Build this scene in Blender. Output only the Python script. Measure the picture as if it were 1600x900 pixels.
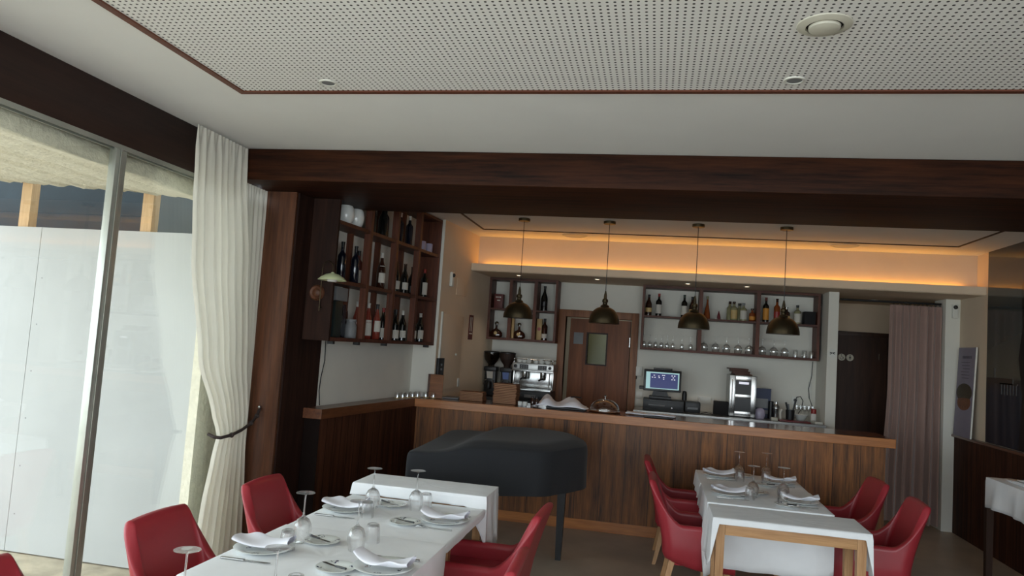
import bpy, bmesh, math, random
from mathutils import Vector, Matrix
random.seed(7)
PI = math.pi
for o in list(bpy.data.objects): bpy.data.objects.remove(o)
SC = bpy.context.scene
COL = SC.collection
def R(d): return d * PI / 180

# ------------------------------------------------------------------ camera
cam_d = bpy.data.cameras.new('camera'); cam = bpy.data.objects.new('camera', cam_d); COL.objects.link(cam)
cam_d.sensor_width = 36.0; cam_d.lens = 1139.8 / 1600 * 36.0; cam_d.clip_start = 0.05
yaw, pit, rol = R(-11.4054), R(4.3276), R(3.9124)
fw = Vector((math.sin(yaw)*math.cos(pit), math.cos(yaw)*math.cos(pit), math.sin(pit)))
rt0 = Vector((math.cos(yaw), -math.sin(yaw), 0)); up0 = rt0.cross(fw)
rt = rt0*math.cos(rol) + up0*math.sin(rol); up = up0*math.cos(rol) - rt0*math.sin(rol)
cam.matrix_world = Matrix(((rt.x, up.x, -fw.x, 0), (rt.y, up.y, -fw.y, 0), (rt.z, up.z, -fw.z, 1.75), (0, 0, 0, 1)))
SC.camera = cam

# ------------------------------------------------------------------ world, lights, exposure
SC.view_settings.view_transform = 'Standard'; SC.view_settings.look = 'None'
SC.view_settings.exposure = -0.08; SC.view_settings.gamma = 1.0
SC.view_settings.use_curve_mapping = False
W = bpy.data.worlds.new('overcast_sky'); SC.world = W; W.use_nodes = True
bg = W.node_tree.nodes['Background']; bg.inputs[0].default_value = (0.87, 0.96, 1.03, 1); bg.inputs[1].default_value = 5.6
def area(name, loc, rot, sx, sy, power, col, portal=False, spread=None):
    d = bpy.data.lights.new(name, 'AREA'); d.shape = 'RECTANGLE'; d.size = sx; d.size_y = sy
    d.energy = power; d.color = col
    o = bpy.data.objects.new(name, d); COL.objects.link(o); o.location = loc; o.rotation_euler = rot
    if portal: d.cycles.is_portal = True
    if spread: d.spread = spread
    return o
# portals only guide the sky light through the glazing and the added side opening
area('window_portal', (-3.2, 0.4, 1.36), (0, R(-90), 0), 2.7, 8.6, 1, (1, 1, 1), True)
area('front_portal', (0.1, -4.0, 1.42), (R(90), 0, 0), 6.5, 2.8, 1, (1, 1, 1), True)
area('side_portal', (3.30, -2.2, 1.7), (0, R(90), 0), 2.2, 3.4, 1, (1, 1, 1), True)
# the LED strip that lies behind the lip of the bar niche
area('led_strip_light', (0.55, 8.60, 2.655), (R(180), 0, 0), 5.3, 0.02, 6.5, (1.0, 0.47, 0.07))

# ------------------------------------------------------------------ materials
def lin(c):
    f = lambda v: v/12.92 if v <= 0.04045 else ((v+0.055)/1.055)**2.4
    return (f(c[0]/255), f(c[1]/255), f(c[2]/255), 1)
class NT:
    def __init__(s, name):
        s.m = bpy.data.materials.new(name); s.m.use_nodes = True; s.t = s.m.node_tree
        s.b = s.t.nodes['Principled BSDF']; s.o = s.t.nodes['Material Output']
    def n(s, typ, **kw):
        nd = s.t.nodes.new('ShaderNode' + typ)
        for k, v in kw.items(): setattr(nd, k, v)
        return nd
    def l(s, a, b): s.t.links.new(a, b)
    def math(s, op, a, b=None, c=None):
        nd = s.n('Math', operation=op)
        for i, v in enumerate((a, b, c)):
            if v is None: continue
            if isinstance(v, (int, float)): nd.inputs[i].default_value = v
            else: s.l(v, nd.inputs[i])
        return nd.outputs[0]
    def coords(s, scale=(1, 1, 1)):
        tc = s.n('TexCoord'); mp = s.n('Mapping'); mp.inputs['Scale'].default_value = scale
        s.l(tc.outputs['Object'], mp.inputs[0]); return mp.outputs[0]
    def noise(s, vec, scale, detail=4, rough=0.55):
        nd = s.n('TexNoise'); nd.inputs['Scale'].default_value = scale; nd.inputs['Detail'].default_value = detail
        nd.inputs['Roughness'].default_value = rough; s.l(vec, nd.inputs['Vector']); return nd.outputs[0]
    def ramp(s, fac, stops):
        nd = s.n('ValToRGB'); e = nd.color_ramp.elements
        while len(e) < len(stops): e.new(0.5)
        for i, (p, c) in enumerate(stops): e[i].position = p; e[i].color = c
        s.l(fac, nd.inputs[0]); return nd.outputs[0]
    def mix(s, fac, a, b, mode='MIX'):
        nd = s.n('MixRGB', blend_type=mode)
        for i, v in enumerate((fac, a, b)):
            if isinstance(v, (int, float)): nd.inputs[i].default_value = v
            elif isinstance(v, tuple): nd.inputs[i].default_value = v
            else: s.l(v, nd.inputs[i])
        return nd.outputs[0]
    def bump(s, h, strength=0.2, dist=0.01):
        nd = s.n('Bump'); nd.inputs['Strength'].default_value = strength; nd.inputs['Distance'].default_value = dist
        s.l(h, nd.inputs['Height']); s.l(nd.outputs[0], s.b.inputs['Normal'])
def simple(name, col, rough=0.5, metal=0.0, var=0.06, nscale=8, bump=0.0, bscale=60, spec=None, emit=None, estr=0, sheen=0):
    t = NT(name); c = lin(col)
    v = t.coords(); nz = t.noise(v, nscale)
    lo = tuple(x*(1-var) for x in c[:3])+(1,); hi = tuple(min(1, x*(1+var)) for x in c[:3])+(1,)
    t.l(t.ramp(nz, [(0.3, lo), (0.7, hi)]), t.b.inputs['Base Color'])
    t.b.inputs['Roughness'].default_value = rough; t.b.inputs['Metallic'].default_value = metal
    if spec is not None: t.b.inputs['Specular IOR Level'].default_value = spec
    if bump: t.bump(t.noise(v, bscale), bump)
    if emit:
        t.b.inputs['Emission Color'].default_value = lin(emit); t.b.inputs['Emission Strength'].default_value = estr
    if sheen: t.b.inputs['Sheen Weight'].default_value = sheen
    return t.m
def wood(name, dark, light, axis='z', rough=0.45, scale=1.0, plank=None, coat=0.0, groove=0.006, pvar=0.35, spec=0.35):
    t = NT(name); t.b.inputs['Specular IOR Level'].default_value = spec; sc = [14*scale]*3; sc['xyz'.index(axis)] = 0.9*scale
    v = t.coords(tuple(sc)); tc = t.coords(); sep = t.n('SeparateXYZ'); t.l(tc, sep.inputs[0])
    vec = v
    if plank:
        ax, w = plank
        q = t.math('DIVIDE', sep.outputs['XYZ'.index(ax.upper())], w)
        fl = t.math('FLOOR', q); wn = t.n('TexWhiteNoise', noise_dimensions='1D'); t.l(fl, wn.inputs['W'])
        off = t.n('VectorMath', operation='MULTIPLY_ADD'); t.l(wn.outputs['Color'], off.inputs[0])
        off.inputs[1].default_value = (31, 17, 23); t.l(v, off.inputs[2]); vec = off.outputs[0]
        fr = t.math('FRACT', q); edge = t.math('MINIMUM', fr, t.math('SUBTRACT', 1.0, fr))
        gv = t.math('LESS_THAN', edge, groove/w)
    n1 = t.noise(vec, 1.6, 6, 0.65); n2 = t.noise(vec, 7.0, 3, 0.6)
    f = t.math('MULTIPLY_ADD', n2, 0.35, t.math('MULTIPLY', n1, 0.75))
    col = t.ramp(f, [(0.38, lin(dark)), (0.72, lin(light))])
    if plank:
        k = t.math('MULTIPLY_ADD', wn.outputs['Value'], pvar, 1-pvar*0.6)
        cmb = t.n('CombineXYZ')
        for i in range(3): t.l(k, cmb.inputs[i])
        col = t.mix(1.0, col, cmb.outputs[0], 'MULTIPLY')
        col = t.mix(gv, col, tuple(x*0.25 for x in lin(dark)[:3])+(1,))
        t.bump(t.math('SUBTRACT', t.math('MULTIPLY', f, 0.3), gv), 0.25, 0.004)
    else: t.bump(f, 0.12, 0.003)
    t.l(col, t.b.inputs['Base Color']); t.b.inputs['Roughness'].default_value = rough
    t.b.inputs['Coat Weight'].default_value = coat; t.b.inputs['Coat Roughness'].default_value = 0.12
    return t.m
def glass(name, tint=(1, 1, 1), dark=0.7, rough=0.02, spec=1.0):
    t = NT(name); t.t.nodes.remove(t.b)
    lw = t.n('LayerWeight'); lw.inputs['Blend'].default_value = 0.5
    tr = t.n('BsdfTransparent'); gl = t.n('BsdfGlossy'); gl.inputs['Roughness'].default_value = rough
    gl.inputs['Color'].default_value = (0.95, 0.97, 0.97, 1)
    a = (tint[0], tint[1], tint[2], 1); b = (tint[0]*dark, tint[1]*dark, tint[2]*dark, 1)
    c = t.ramp(lw.outputs['Facing'], [(0.45, a), (0.97, b)]); t.l(c, tr.inputs[0])
    f = t.math('MULTIPLY', t.math('MULTIPLY_ADD', t.math('POWER', lw.outputs['Facing'], 4.0), 0.9, 0.045), spec)
    mx = t.n('MixShader'); t.l(f, mx.inputs[0]); t.l(tr.outputs[0], mx.inputs[1]); t.l(gl.outputs[0], mx.inputs[2])
    t.l(mx.outputs[0], t.o.inputs['Surface']); return t.m
def cloth_mat(name, col, transl=0.0, weave=400, rough=0.85, sheen=0.15, bump=0.08):
    t = NT(name); v = t.coords(); nz = t.noise(v, weave, 2); n2 = t.noise(v, 5, 4)
    c = lin(col); lo = tuple(x*0.93 for x in c[:3])+(1,)
    t.l(t.ramp(n2, [(0.3, lo), (0.7, c)]), t.b.inputs['Base Color'])
    t.b.inputs['Roughness'].default_value = rough; t.b.inputs['Sheen Weight'].default_value = sheen
    t.bump(nz, bump, 0.002)
    if transl:
        tl = t.n('BsdfTranslucent'); tl.inputs[0].default_value = c
        mx = t.n('MixShader'); mx.inputs[0].default_value = transl
        t.l(t.b.outputs[0], mx.inputs[1]); t.l(tl.outputs[0], mx.inputs[2]); t.l(mx.outputs[0], t.o.inputs['Surface'])
    return t.m
M = {}
M['plaster'] = simple('white_plaster', (226, 227, 226), 0.9, var=0.02, nscale=2)
M['beige'] = simple('beige_wall_paint', (214, 196, 172), 0.85, var=0.03, nscale=3)
M['whitewall'] = simple('white_wall_paint', (220, 218, 208), 0.85, var=0.03, nscale=3)
M['walnut'] = wood('dark_walnut_planks', (28, 17, 14), (56, 35, 27), 'z', 0.6, 0.7, spec=0.15)
M['beam'] = wood('dark_beam_wood', (22, 12, 9), (68, 37, 21), 'x', 0.55, 0.8, spec=0.12)
M['header'] = wood('dark_header_wood', (34, 22, 20), (58, 38, 32), 'y', 0.5, 0.6)
M['post'] = wood('brown_column_wood', (62, 38, 26), (112, 70, 46), 'z', 0.5, 0.6)
M['barpanel'] = wood('stained_bar_boards', (58, 33, 16), (150, 94, 46), 'z', 0.5, 0.9, ('x', 0.235), 0.1, groove=0.0022, pvar=0.25)
M['wainscot'] = wood('stained_wainscot_boards', (44, 26, 20), (88, 54, 38), 'z', 0.6, 0.8, ('y', 0.11), 0.0, groove=0.003, spec=0.1)
M['bartop'] = wood('glossy_bar_top_wood', (96, 54, 30), (148, 90, 52), 'x', 0.22, 0.6, coat=0.6)
M['edge'] = wood('orange_edge_wood', (140, 84, 42), (186, 120, 66), 'x', 0.35, 0.8, coat=0.3)
M['capedge'] = wood('dark_cap_wood', (78, 44, 26), (118, 72, 44), 'y', 0.35, 0.8, coat=0.3)
M['shelf'] = wood('red_brown_shelf_wood', (60, 31, 21), (108, 60, 40), 'z', 0.5, 0.9)
M['shelfx'] = wood('red_brown_shelf_boards', (54, 28, 20), (98, 54, 38), 'x', 0.5, 0.9)
M['doorwood'] = wood('brown_door_wood', (92, 52, 30), (134, 82, 50), 'z', 0.45, 0.5)
M['frame'] = wood('door_frame_wood', (110, 68, 44), (152, 104, 72), 'z', 0.5, 0.8)
M['darkdoor'] = wood('dark_door_wood', (46, 30, 22), (72, 48, 36), 'z', 0.5, 0.6)
M['oak'] = wood('light_oak', (160, 116, 76), (202, 160, 116), 'z', 0.5, 1.0)
M['oakx'] = wood('light_oak_rail', (160, 116, 76), (202, 158, 112), 'x', 0.5, 1.0)
M['trim'] = wood('red_brown_trim', (88, 48, 34), (112, 66, 48), 'x', 0.5, 1.0)
M['stud'] = wood('raw_pine', (184, 146, 104), (216, 182, 140), 'z', 0.7, 1.2)
M['menu'] = wood('brown_menu_board', (104, 66, 44), (152, 104, 72), 'x', 0.6, 1.0)
M['pages'] = simple('tan_page_edges', (196, 158, 122), 0.7)
M['menudark'] = wood('dark_menu_board', (58, 34, 26), (92, 56, 42), 'x', 0.5, 1.0)
M['red'] = simple('red_leather', (160, 46, 56), 0.38, var=0.05, nscale=5, bump=0.04, bscale=220, spec=0.55)
M['cloth'] = cloth_mat('white_table_linen', (240, 242, 244))
M['napkin'] = cloth_mat('white_napkin_linen', (236, 236, 244), bump=0.12)
M['cream'] = cloth_mat('cream_curtain_fabric', (240, 237, 224), 0.28)
M['mauve'] = cloth_mat('mauve_velvet_curtain', (158, 130, 120), 0.0, sheen=0.4)
M['blackcloth'] = cloth_mat('black_cover_fabric', (30, 32, 36), 0.0, sheen=0.08)
M['rope'] = simple('dark_braided_cord', (52, 42, 40), 0.8, bump=0.4, bscale=120)
M['black'] = simple('black_plastic', (22, 22, 24), 0.42)
M['blackmatte'] = simple('black_matte', (16, 16, 18), 0.8)
M['bglass'] = simple('dark_bottle_glass', (16, 18, 16), 0.08, var=0.2, spec=0.8)
M['bblue'] = simple('blue_black_bottle_glass', (16, 19, 32), 0.1, var=0.2, spec=0.8)
M['rose'] = simple('rose_wine_in_glass', (128, 50, 38), 0.08, var=0.1, spec=0.8)
M['amber'] = simple('amber_spirit_in_glass', (134, 66, 30), 0.08, var=0.1, spec=0.8)
M['pale'] = simple('clear_spirit_bottle', (150, 146, 110), 0.08, var=0.2, spec=0.9)
M['brownb'] = simple('brown_bottle_glass', (52, 26, 16), 0.1, var=0.2, spec=0.8)
M['label'] = simple('cream_paper_label', (206, 202, 192), 0.7)
M['bluelabel'] = simple('blue_white_label', (120, 140, 196), 0.5)
M['labelgold'] = simple('gold_paper_label', (196, 168, 112), 0.5)
M['labelorange'] = simple('orange_paper_label', (206, 140, 52), 0.6)
M['capred'] = simple('red_capsule', (140, 34, 28), 0.4)
M['capwhite'] = simple('white_capsule', (200, 198, 190), 0.4)
M['capblack'] = simple('black_capsule', (20, 20, 22), 0.4)
M['capgreen'] = simple('dark_green_capsule', (26, 44, 34), 0.4)
M['steel'] = simple('brushed_steel', (168, 168, 166), 0.36, 1.0, bump=0.03)
M['chrome'] = simple('chrome', (178, 178, 176), 0.2, 1.0)
M['alu'] = simple('anodised_aluminium', (176, 178, 170), 0.35, 0.6)
M['brass'] = simple('aged_brass', (74, 64, 46), 0.42, 0.85, var=0.15, nscale=12)
M['brassin'] = simple('gold_lining', (190, 140, 70), 0.4, 0.6)  # lining coloured gold, lighter than the outer brass
M['whiteplastic'] = simple('white_plastic', (214, 214, 206), 0.4)
M['creamplastic'] = simple('cream_lacquered_steel', (198, 196, 182), 0.45)
M['paper'] = simple('white_paper', (220, 218, 212), 0.8)
M['porcelain'] = simple('white_porcelain', (226, 228, 224), 0.12, spec=0.7)
M['concrete'] = simple('grey_beige_floor_tile', (178, 166, 150), 0.42, var=0.12, nscale=3, bump=0.03)
M['stone'] = simple('stone_paving', (176, 164, 142), 0.85, var=0.3, nscale=5, bump=0.5, bscale=14)
M['stucco'] = simple('rough_cream_stucco', (216, 208, 188), 0.95, var=0.1, nscale=20, bump=0.9, bscale=34)
M['board'] = simple('white_hoarding_board', (170, 170, 168), 0.6, var=0.05, nscale=1.5)
M['voidsheet'] = simple('dark_blue_green_sheet', (34, 44, 50), 0.8, var=0.25, nscale=5)
M['glass'] = glass('clear_drinking_glass', (0.99, 0.99, 0.99), 0.6, spec=2.6)
def real_glass(name):
    t = NT(name); t.t.nodes.remove(t.b); gl = t.n('BsdfGlass'); gl.inputs['IOR'].default_value = 1.45; gl.inputs['Roughness'].default_value = 0.0
    tr = t.n('BsdfTransparent'); mx = t.n('MixShader'); mx.inputs[0].default_value = 0.45
    t.l(gl.outputs[0], mx.inputs[1]); t.l(tr.outputs[0], mx.inputs[2]); t.l(mx.outputs[0], t.o.inputs['Surface']); return t.m
M['rglass'] = real_glass('crystal_glass')
M['pane'] = glass('window_pane', (0.97, 0.99, 0.985), 0.9)
M['oliveglass'] = glass('greenish_door_glass', (0.62, 0.64, 0.5), 0.9, rough=0.1, spec=0.25)
M['dimglass'] = glass('smoked_glass', (0.5, 0.45, 0.42), 0.5)
M['beans'] = simple('coffee_beans', (46, 28, 20), 0.6, bump=0.8, bscale=80)
M['lampshade'] = simple('pale_green_lacquer', (212, 220, 176), 0.4)
M['downlight'] = simple('lit_downlight', (255, 240, 215), 0.5, emit=(255, 226, 190), estr=6)
M['led'] = simple('lit_led_strip', (255, 190, 90), 0.5, emit=(255, 168, 60), estr=3)
M['screen'] = simple('lit_blue_screen', (20, 26, 70), 0.3, emit=(26, 36, 96), estr=0.8)
M['screenpale'] = simple('lit_pale_screen', (150, 190, 190), 0.3, emit=(150, 186, 190), estr=0.7)
M['icon'] = simple('lit_screen_icons', (220, 220, 235), 0.3, emit=(220, 220, 235), estr=0.7)
M['bluebox'] = simple('dark_blue_card', (26, 40, 76), 0.5)
M['redtray'] = simple('dark_red_tray', (110, 26, 34), 0.4)
M['redbox'] = simple('red_brown_tin', (96, 36, 28), 0.5)
M['goldbox'] = simple('gold_cardboard', (170, 142, 92), 0.5)
M['greenbox'] = simple('dark_green_card', (24, 38, 36), 0.5)
M['grey'] = simple('grey_plastic', (120, 122, 124), 0.5)
M['lilac'] = simple('lilac_glazed_ceramic', (176, 168, 190), 0.3)
M['bannergrey'] = simple('grey_violet_banner_print', (138, 132, 146), 0.6, var=0.05)
M['bannerdark'] = simple('banner_dark_print', (84, 78, 92), 0.6)
M['bread'] = simple('printed_bread', (120, 78, 54), 0.6, var=0.3, nscale=60)
M['filling'] = simple('printed_filling', (70, 62, 48), 0.6, var=0.5, nscale=90)
def perforated():
    t = NT('perforated_ceiling_board'); v = t.coords(); sp = t.n('SeparateXYZ'); t.l(v, sp.inputs[0]); p = 0.0285
    d = []
    for a in 'XY':
        q = t.math('SUBTRACT', t.math('FRACT', t.math('DIVIDE', sp.outputs[a], p)), 0.5); d.append(t.math('MULTIPLY', q, q))
    r = t.math('SQRT', t.math('ADD', d[0], d[1])); h = t.math('LESS_THAN', r, 0.20)
    t.l(t.mix(h, lin((228, 228, 226)), lin((44, 42, 42))), t.b.inputs['Base Color'])
    t.b.inputs['Roughness'].default_value = 0.9; return t.m
M['perf'] = perforated()
def plate_mat():
    t = NT('porcelain_with_blue_sprigs'); v = t.coords(); sp = t.n('SeparateXYZ'); t.l(v, sp.inputs[0])
    r = t.math('SQRT', t.math('ADD', t.math('MULTIPLY', sp.outputs['X'], sp.outputs['X']), t.math('MULTIPLY', sp.outputs['Y'], sp.outputs['Y'])))
    ang = t.math('ARCTAN2', sp.outputs['Y'], sp.outputs['X'])
    sprig = t.math('GREATER_THAN', t.math('COSINE', t.math('MULTIPLY', ang, 4.0)), 0.62)
    band = t.math('MULTIPLY', t.math('GREATER_THAN', r, 0.058), t.math('LESS_THAN', r, 0.079))
    nz = t.math('GREATER_THAN', t.noise(v, 110, 3), 0.53)
    f = t.math('MULTIPLY', t.math('MULTIPLY', sprig, band), nz)
    t.l(t.mix(f, lin((234, 238, 234)), lin((36, 42, 92))), t.b.inputs['Base Color'])
    t.b.inputs['Roughness'].default_value = 0.12; t.b.inputs['Specular IOR Level'].default_value = 0.7; return t.m
M['plate'] = plate_mat()
def mural_mat():
    # a printed harbour view: pale sky, a dark horizon, dark water
    t = NT('harbour_photo_print'); v = t.coords(); sp = t.n('SeparateXYZ'); t.l(v, sp.inputs[0])
    nz = t.noise(t.coords((1, 1, 3)), 2.2, 5)
    z = t.math('ADD', sp.outputs['Z'], t.math('MULTIPLY', nz, 0.10))
    f = t.math('DIVIDE', z, 1.95)
    c = t.ramp(f, [(0.0, lin((24, 30, 40))), (0.30, lin((32, 42, 52))), (0.335, lin((40, 42, 40))), (0.37, lin((84, 84, 72))), (0.62, lin((58, 66, 66))), (1.0, lin((42, 50, 56)))])
    t.l(c, t.b.inputs['Base Color']); t.b.inputs['Roughness'].default_value = 0.07; t.b.inputs['Specular IOR Level'].default_value = 0.6
    return t.m
M['mural'] = mural_mat()
M['rock'] = simple('printed_black_rock', (14, 16, 18), 0.1, var=0.3, nscale=10)
M['pier'] = simple('printed_dark_pier', (52, 46, 38), 0.15, var=0.3, nscale=30)

# ------------------------------------------------------------------ geometry helpers
class G:
    def __init__(s): s.bm = bmesh.new()
    def box(s, x0, x1, y0, y1, z0, z1, bev=0.0, rz=0, c=None):
        vs = [s.bm.verts.new(p) for p in ((x0,y0,z0),(x1,y0,z0),(x1,y1,z0),(x0,y1,z0),(x0,y0,z1),(x1,y0,z1),(x1,y1,z1),(x0,y1,z1))]
        fs = [s.bm.faces.new([vs[i] for i in f]) for f in ((3,2,1,0),(4,5,6,7),(0,1,5,4),(1,2,6,5),(2,3,7,6),(3,0,4,7))]
        if bev:
            es = list({e for f in fs for e in f.edges})
            r = bmesh.ops.bevel(s.bm, geom=es, offset=bev, segments=2, affect='EDGES', profile=0.6)
            vs = list({v for f in r['faces'] for v in f.verts} | {v for v in vs if v.is_valid})
        if rz:
            cc = Vector(c) if c else Vector(((x0+x1)/2, (y0+y1)/2, 0)); m = Matrix.Rotation(rz, 3, 'Z')
            for v in vs: v.co = m @ (v.co - cc) + cc
        return s
    def cbox(s, cx, cy, z0, sx, sy, sz, bev=0.0, rz=0): return s.box(cx-sx/2, cx+sx/2, cy-sy/2, cy+sy/2, z0, z0+sz, bev, rz)
    def prism(s, pts, z0, z1):
        a = [s.bm.verts.new((x, y, z0)) for x, y in pts]; b = [s.bm.verts.new((x, y, z1)) for x, y in pts]; n = len(pts)
        s.bm.faces.new(a[::-1]); s.bm.faces.new(b)
        for i in range(n): s.bm.faces.new((a[i], a[(i+1) % n], b[(i+1) % n], b[i]))
        return s
    def grid(s, rows, closed=False):
        V = [[s.bm.verts.new(p) for p in r] for r in rows]
        n = len(V[0])
        for i in range(len(V)-1):
            for j in range(n if closed else n-1):
                k = (j+1) % n
                s.bm.faces.new((V[i][j], V[i][k], V[i+1][k], V[i+1][j]))
        return V
    def lathe(s, prof, seg=20, c=(0, 0, 0), axis='z', squash=1.0):
        rows = []
        for r, z in prof:
            row = []
            for k in range(seg):
                a = 2*PI*k/seg; x = r*math.cos(a); y = r*math.sin(a)*squash
                p = (x, y, z) if axis == 'z' else ((z, x, y) if axis == 'x' else (x, z, y))
                row.append((p[0]+c[0], p[1]+c[1], p[2]+c[2]))
            rows.append(row)
        V = s.grid(rows, True)
        if prof[0][0] > 1e-5: s.bm.faces.new(V[0][::-1])
        if prof[-1][0] > 1e-5: s.bm.faces.new(V[-1])
        return s
    def tube(s, pts, r, seg=8, r1=None):
        pts = [Vector(p) for p in pts]; rows = []; n = len(pts)
        nrm = None
        for i, p in enumerate(pts):
            d = (pts[min(i+1, n-1)] - pts[max(i-1, 0)]).normalized()
            if nrm is None: nrm = d.orthogonal().normalized()
            nrm = (nrm - d*nrm.dot(d)).normalized(); b = d.cross(nrm)
            rr = r if r1 is None else r + (r1-r)*i/(n-1)
            rows.append([tuple(p + nrm*math.cos(2*PI*k/seg)*rr + b*math.sin(2*PI*k/seg)*rr) for k in range(seg)])
        V = s.grid(rows, True); s.bm.faces.new(V[0][::-1]); s.bm.faces.new(V[-1]); return s
    def taper(s, p0, p1, a0, a1, b0=None, b1=None):
        b0 = b0 or a0; b1 = b1 or a1
        r0 = [(p0[0]+i*a0/2, p0[1]+j*b0/2, p0[2]) for i, j in ((-1,-1),(1,-1),(1,1),(-1,1))]
        r1 = [(p1[0]+i*a1/2, p1[1]+j*b1/2, p1[2]) for i, j in ((-1,-1),(1,-1),(1,1),(-1,1))]
        V = s.grid([r0, r1], True); s.bm.faces.new(V[0][::-1]); s.bm.faces.new(V[1]); return s
    def make(s, name, m, parent=None, smooth=35, loc=None, rot=None):
        bmesh.ops.remove_doubles(s.bm, verts=s.bm.verts, dist=1e-6)
        bmesh.ops.recalc_face_normals(s.bm, faces=s.bm.faces)
        me = bpy.data.meshes.new(name); s.bm.to_mesh(me); s.bm.free()
        me.materials.append(M[m] if isinstance(m, str) else m)
        if smooth:
            me.polygons.foreach_set('use_smooth', [True]*len(me.polygons)); me.set_sharp_from_angle(angle=R(smooth))
        o = bpy.data.objects.new(name, me); COL.objects.link(o)
        if parent: o.parent = parent
        if loc: o.location = loc
        if rot: o.rotation_euler = rot
        return o
def tag(o, label, cat, group=None):
    o['label'] = label; o['category'] = cat
    if group: o['group'] = group
    return o
def struct(o): o['kind'] = 'structure'; return o
def thing(name, label, cat, loc=(0, 0, 0), rz=0, group=None):
    o = bpy.data.objects.new(name, None); COL.objects.link(o); o.location = loc; o.rotation_euler = (0, 0, rz)
    o.empty_display_size = 0.1
    return tag(o, label, cat, group)
def dup(root, loc, rz=0, label=None, group=None):
    r = root.copy(); COL.objects.link(r); r.location = loc; r.rotation_euler = (0, 0, rz)
    if label: r['label'] = label
    if group: r['group'] = group
    for ch in list(root.children):
        c = ch.copy(); COL.objects.link(c); c.parent = r
        for g in list(ch.children):
            d = g.copy(); COL.objects.link(d); d.parent = c
    return r
def sm(a, b, x):
    t = max(0.0, min(1.0, (x-a)/(b-a))); return t*t*(3-2*t)

# ------------------------------------------------------------------ room shell
CZ = 3.03                                        # ceiling height
SK = 0.0945                                      # the left bar wall runs slightly askew
def wx(y, off=0.0): return -2.71 + SK*(y-5.80) + off
struct(G().box(-3.12, 3.5, -4.2, 11.6, -0.1, 0).make('floor', 'concrete', smooth=0))
struct(G().box(-2.99, 3.5, -4.2, 11.6, CZ, CZ+0.12).make('ceiling', 'plaster', smooth=0))
struct(G().box(-3.3, -2.996, -4.2, 5.2, CZ+0.012, CZ+0.12).make('ceiling', 'plaster', smooth=0))
struct(G().box(-2.28, 3.34, -4.1, 3.53, CZ-0.004, CZ+0.01).make('ceiling', 'perf', smooth=0))
g = G(); g.box(-2.315, 3.34, 3.525, 3.56, CZ-0.012, CZ+0.002); g.box(-2.315, -2.28, -4.1, 3.525, CZ-0.012, CZ+0.002)
struct(g.make('trim_1', 'trim', smooth=0))
g = G(); g.box(-2.01, 2.95, 8.03, 8.05, CZ-0.008, CZ+0.002); g.box(-2.01, -1.99, 5.8, 8.03, CZ-0.008, CZ+0.002); g.box(2.93, 2.95, 5.8, 8.03, CZ-0.008, CZ+0.002)
struct(g.make('trim_2', 'header', smooth=0))
# cross beam with boxed underside, window header
struct(G().box(-3.1, 3.36, 4.725, 5.83, 2.80, CZ-0.001, 0.008).make('trim_3', 'beam'))
struct(G().box(-3.22, -3.07, -4.1, 4.725, 2.735, CZ+0.012, 0.004).make('trim_4', 'header'))
# column between windows and bar, its right face follows the skewed wall
g = G(); g.prism([(-3.12, 5.15), (wx(5.15)-0.02, 5.15), (wx(5.15)-0.0, 5.17), (wx(5.68), 5.68), (-3.12, 5.68)], 0, 2.80)
col = struct(g.make('trim_5', 'walnut', smooth=0))
struct(G().prism([(-3.10, 5.13), (wx(5.13)-0.004, 5.13), (wx(5.13)-0.004, 5.152), (-3.10, 5.152)], 0, 2.80).make('trim_6', 'post', smooth=0))
# left bar wall (white), return wall, beige wall
yA, yB = 5.665, 7.52
struct(G().prism([(wx(yA), yA), (wx(yB), yB), (wx(yB)-0.2, yB), (wx(yA)-0.3, yA)], 0, CZ).make('wall_left', 'whitewall', smooth=0))
struct(G().prism([(-3.2, 7.50), (-2.29, 7.50), (-2.29, 7.56), (-3.2, 7.56)], 0, CZ).make('wall_return', 'whitewall', smooth=0))
def bx_(y): return -2.29 + SK*(y-7.5)
struct(G().prism([(bx_(7.502), 7.502), (bx_(9.4), 9.4), (-3.0, 9.4), (-3.0, 7.502)], 0, CZ).make('wall_beige', 'beige', smooth=0))
# back wall of the niche with the kitchen doorway (x -1.09..-0.335), corridor opening 2.02..3.2
g = G()
g.box(-3.0, -1.16, 9.40, 9.52, 0, 2.59); g.box(-0.30, 2.02, 9.40, 9.52, 0, 2.59); g.box(-1.16, -0.30, 9.40, 9.52, 2.15, 2.59)
struct(g.make('wall_back', 'whitewall', smooth=0))
struct(G().box(1.91, 2.02, 8.86, 9.40, 0, 2.59, 0.003).make('wall_end', 'whitewall', smooth=0))
struct(G().box(3.2, 3.36, 9.06, 9.40, 0, 2.59, 0.003).make('wall_pier', 'whitewall', smooth=0))
g = G(); g.box(3.35, 3.5, -0.5, 11.5, 0, CZ); g.box(3.35, 3.5, -4.1, -0.5, 0, 0.6); g.box(3.35, 3.5, -4.1, -0.5, 2.8, CZ)  # opening behind the camera added to bring more daylight inside
struct(g.make('wall_right', 'beige', smooth=0))
# soffit with the LED lip, upper band
g = G(); g.box(-2.22, 3.35, 8.40, 8.43, 2.59, 2.672); g.box(-2.22, 3.35, 8.43, 11.5, 2.585, 2.60)
struct(g.make('ceiling_soffit', 'beige', smooth=0))
struct(G().box(-2.3, 3.35, 8.63, 8.75, 2.60, CZ).make('wall_upper', 'beige', smooth=0))
struct(G().box(2.02, 3.35, 10.40, 10.5, 0, 2.585).make('wall_corridor', 'beige', smooth=0))
struct(G().box(1.91, 2.02, 9.52, 10.5, 0, 2.585).make('wall_corridor', 'beige', smooth=0))
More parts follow.
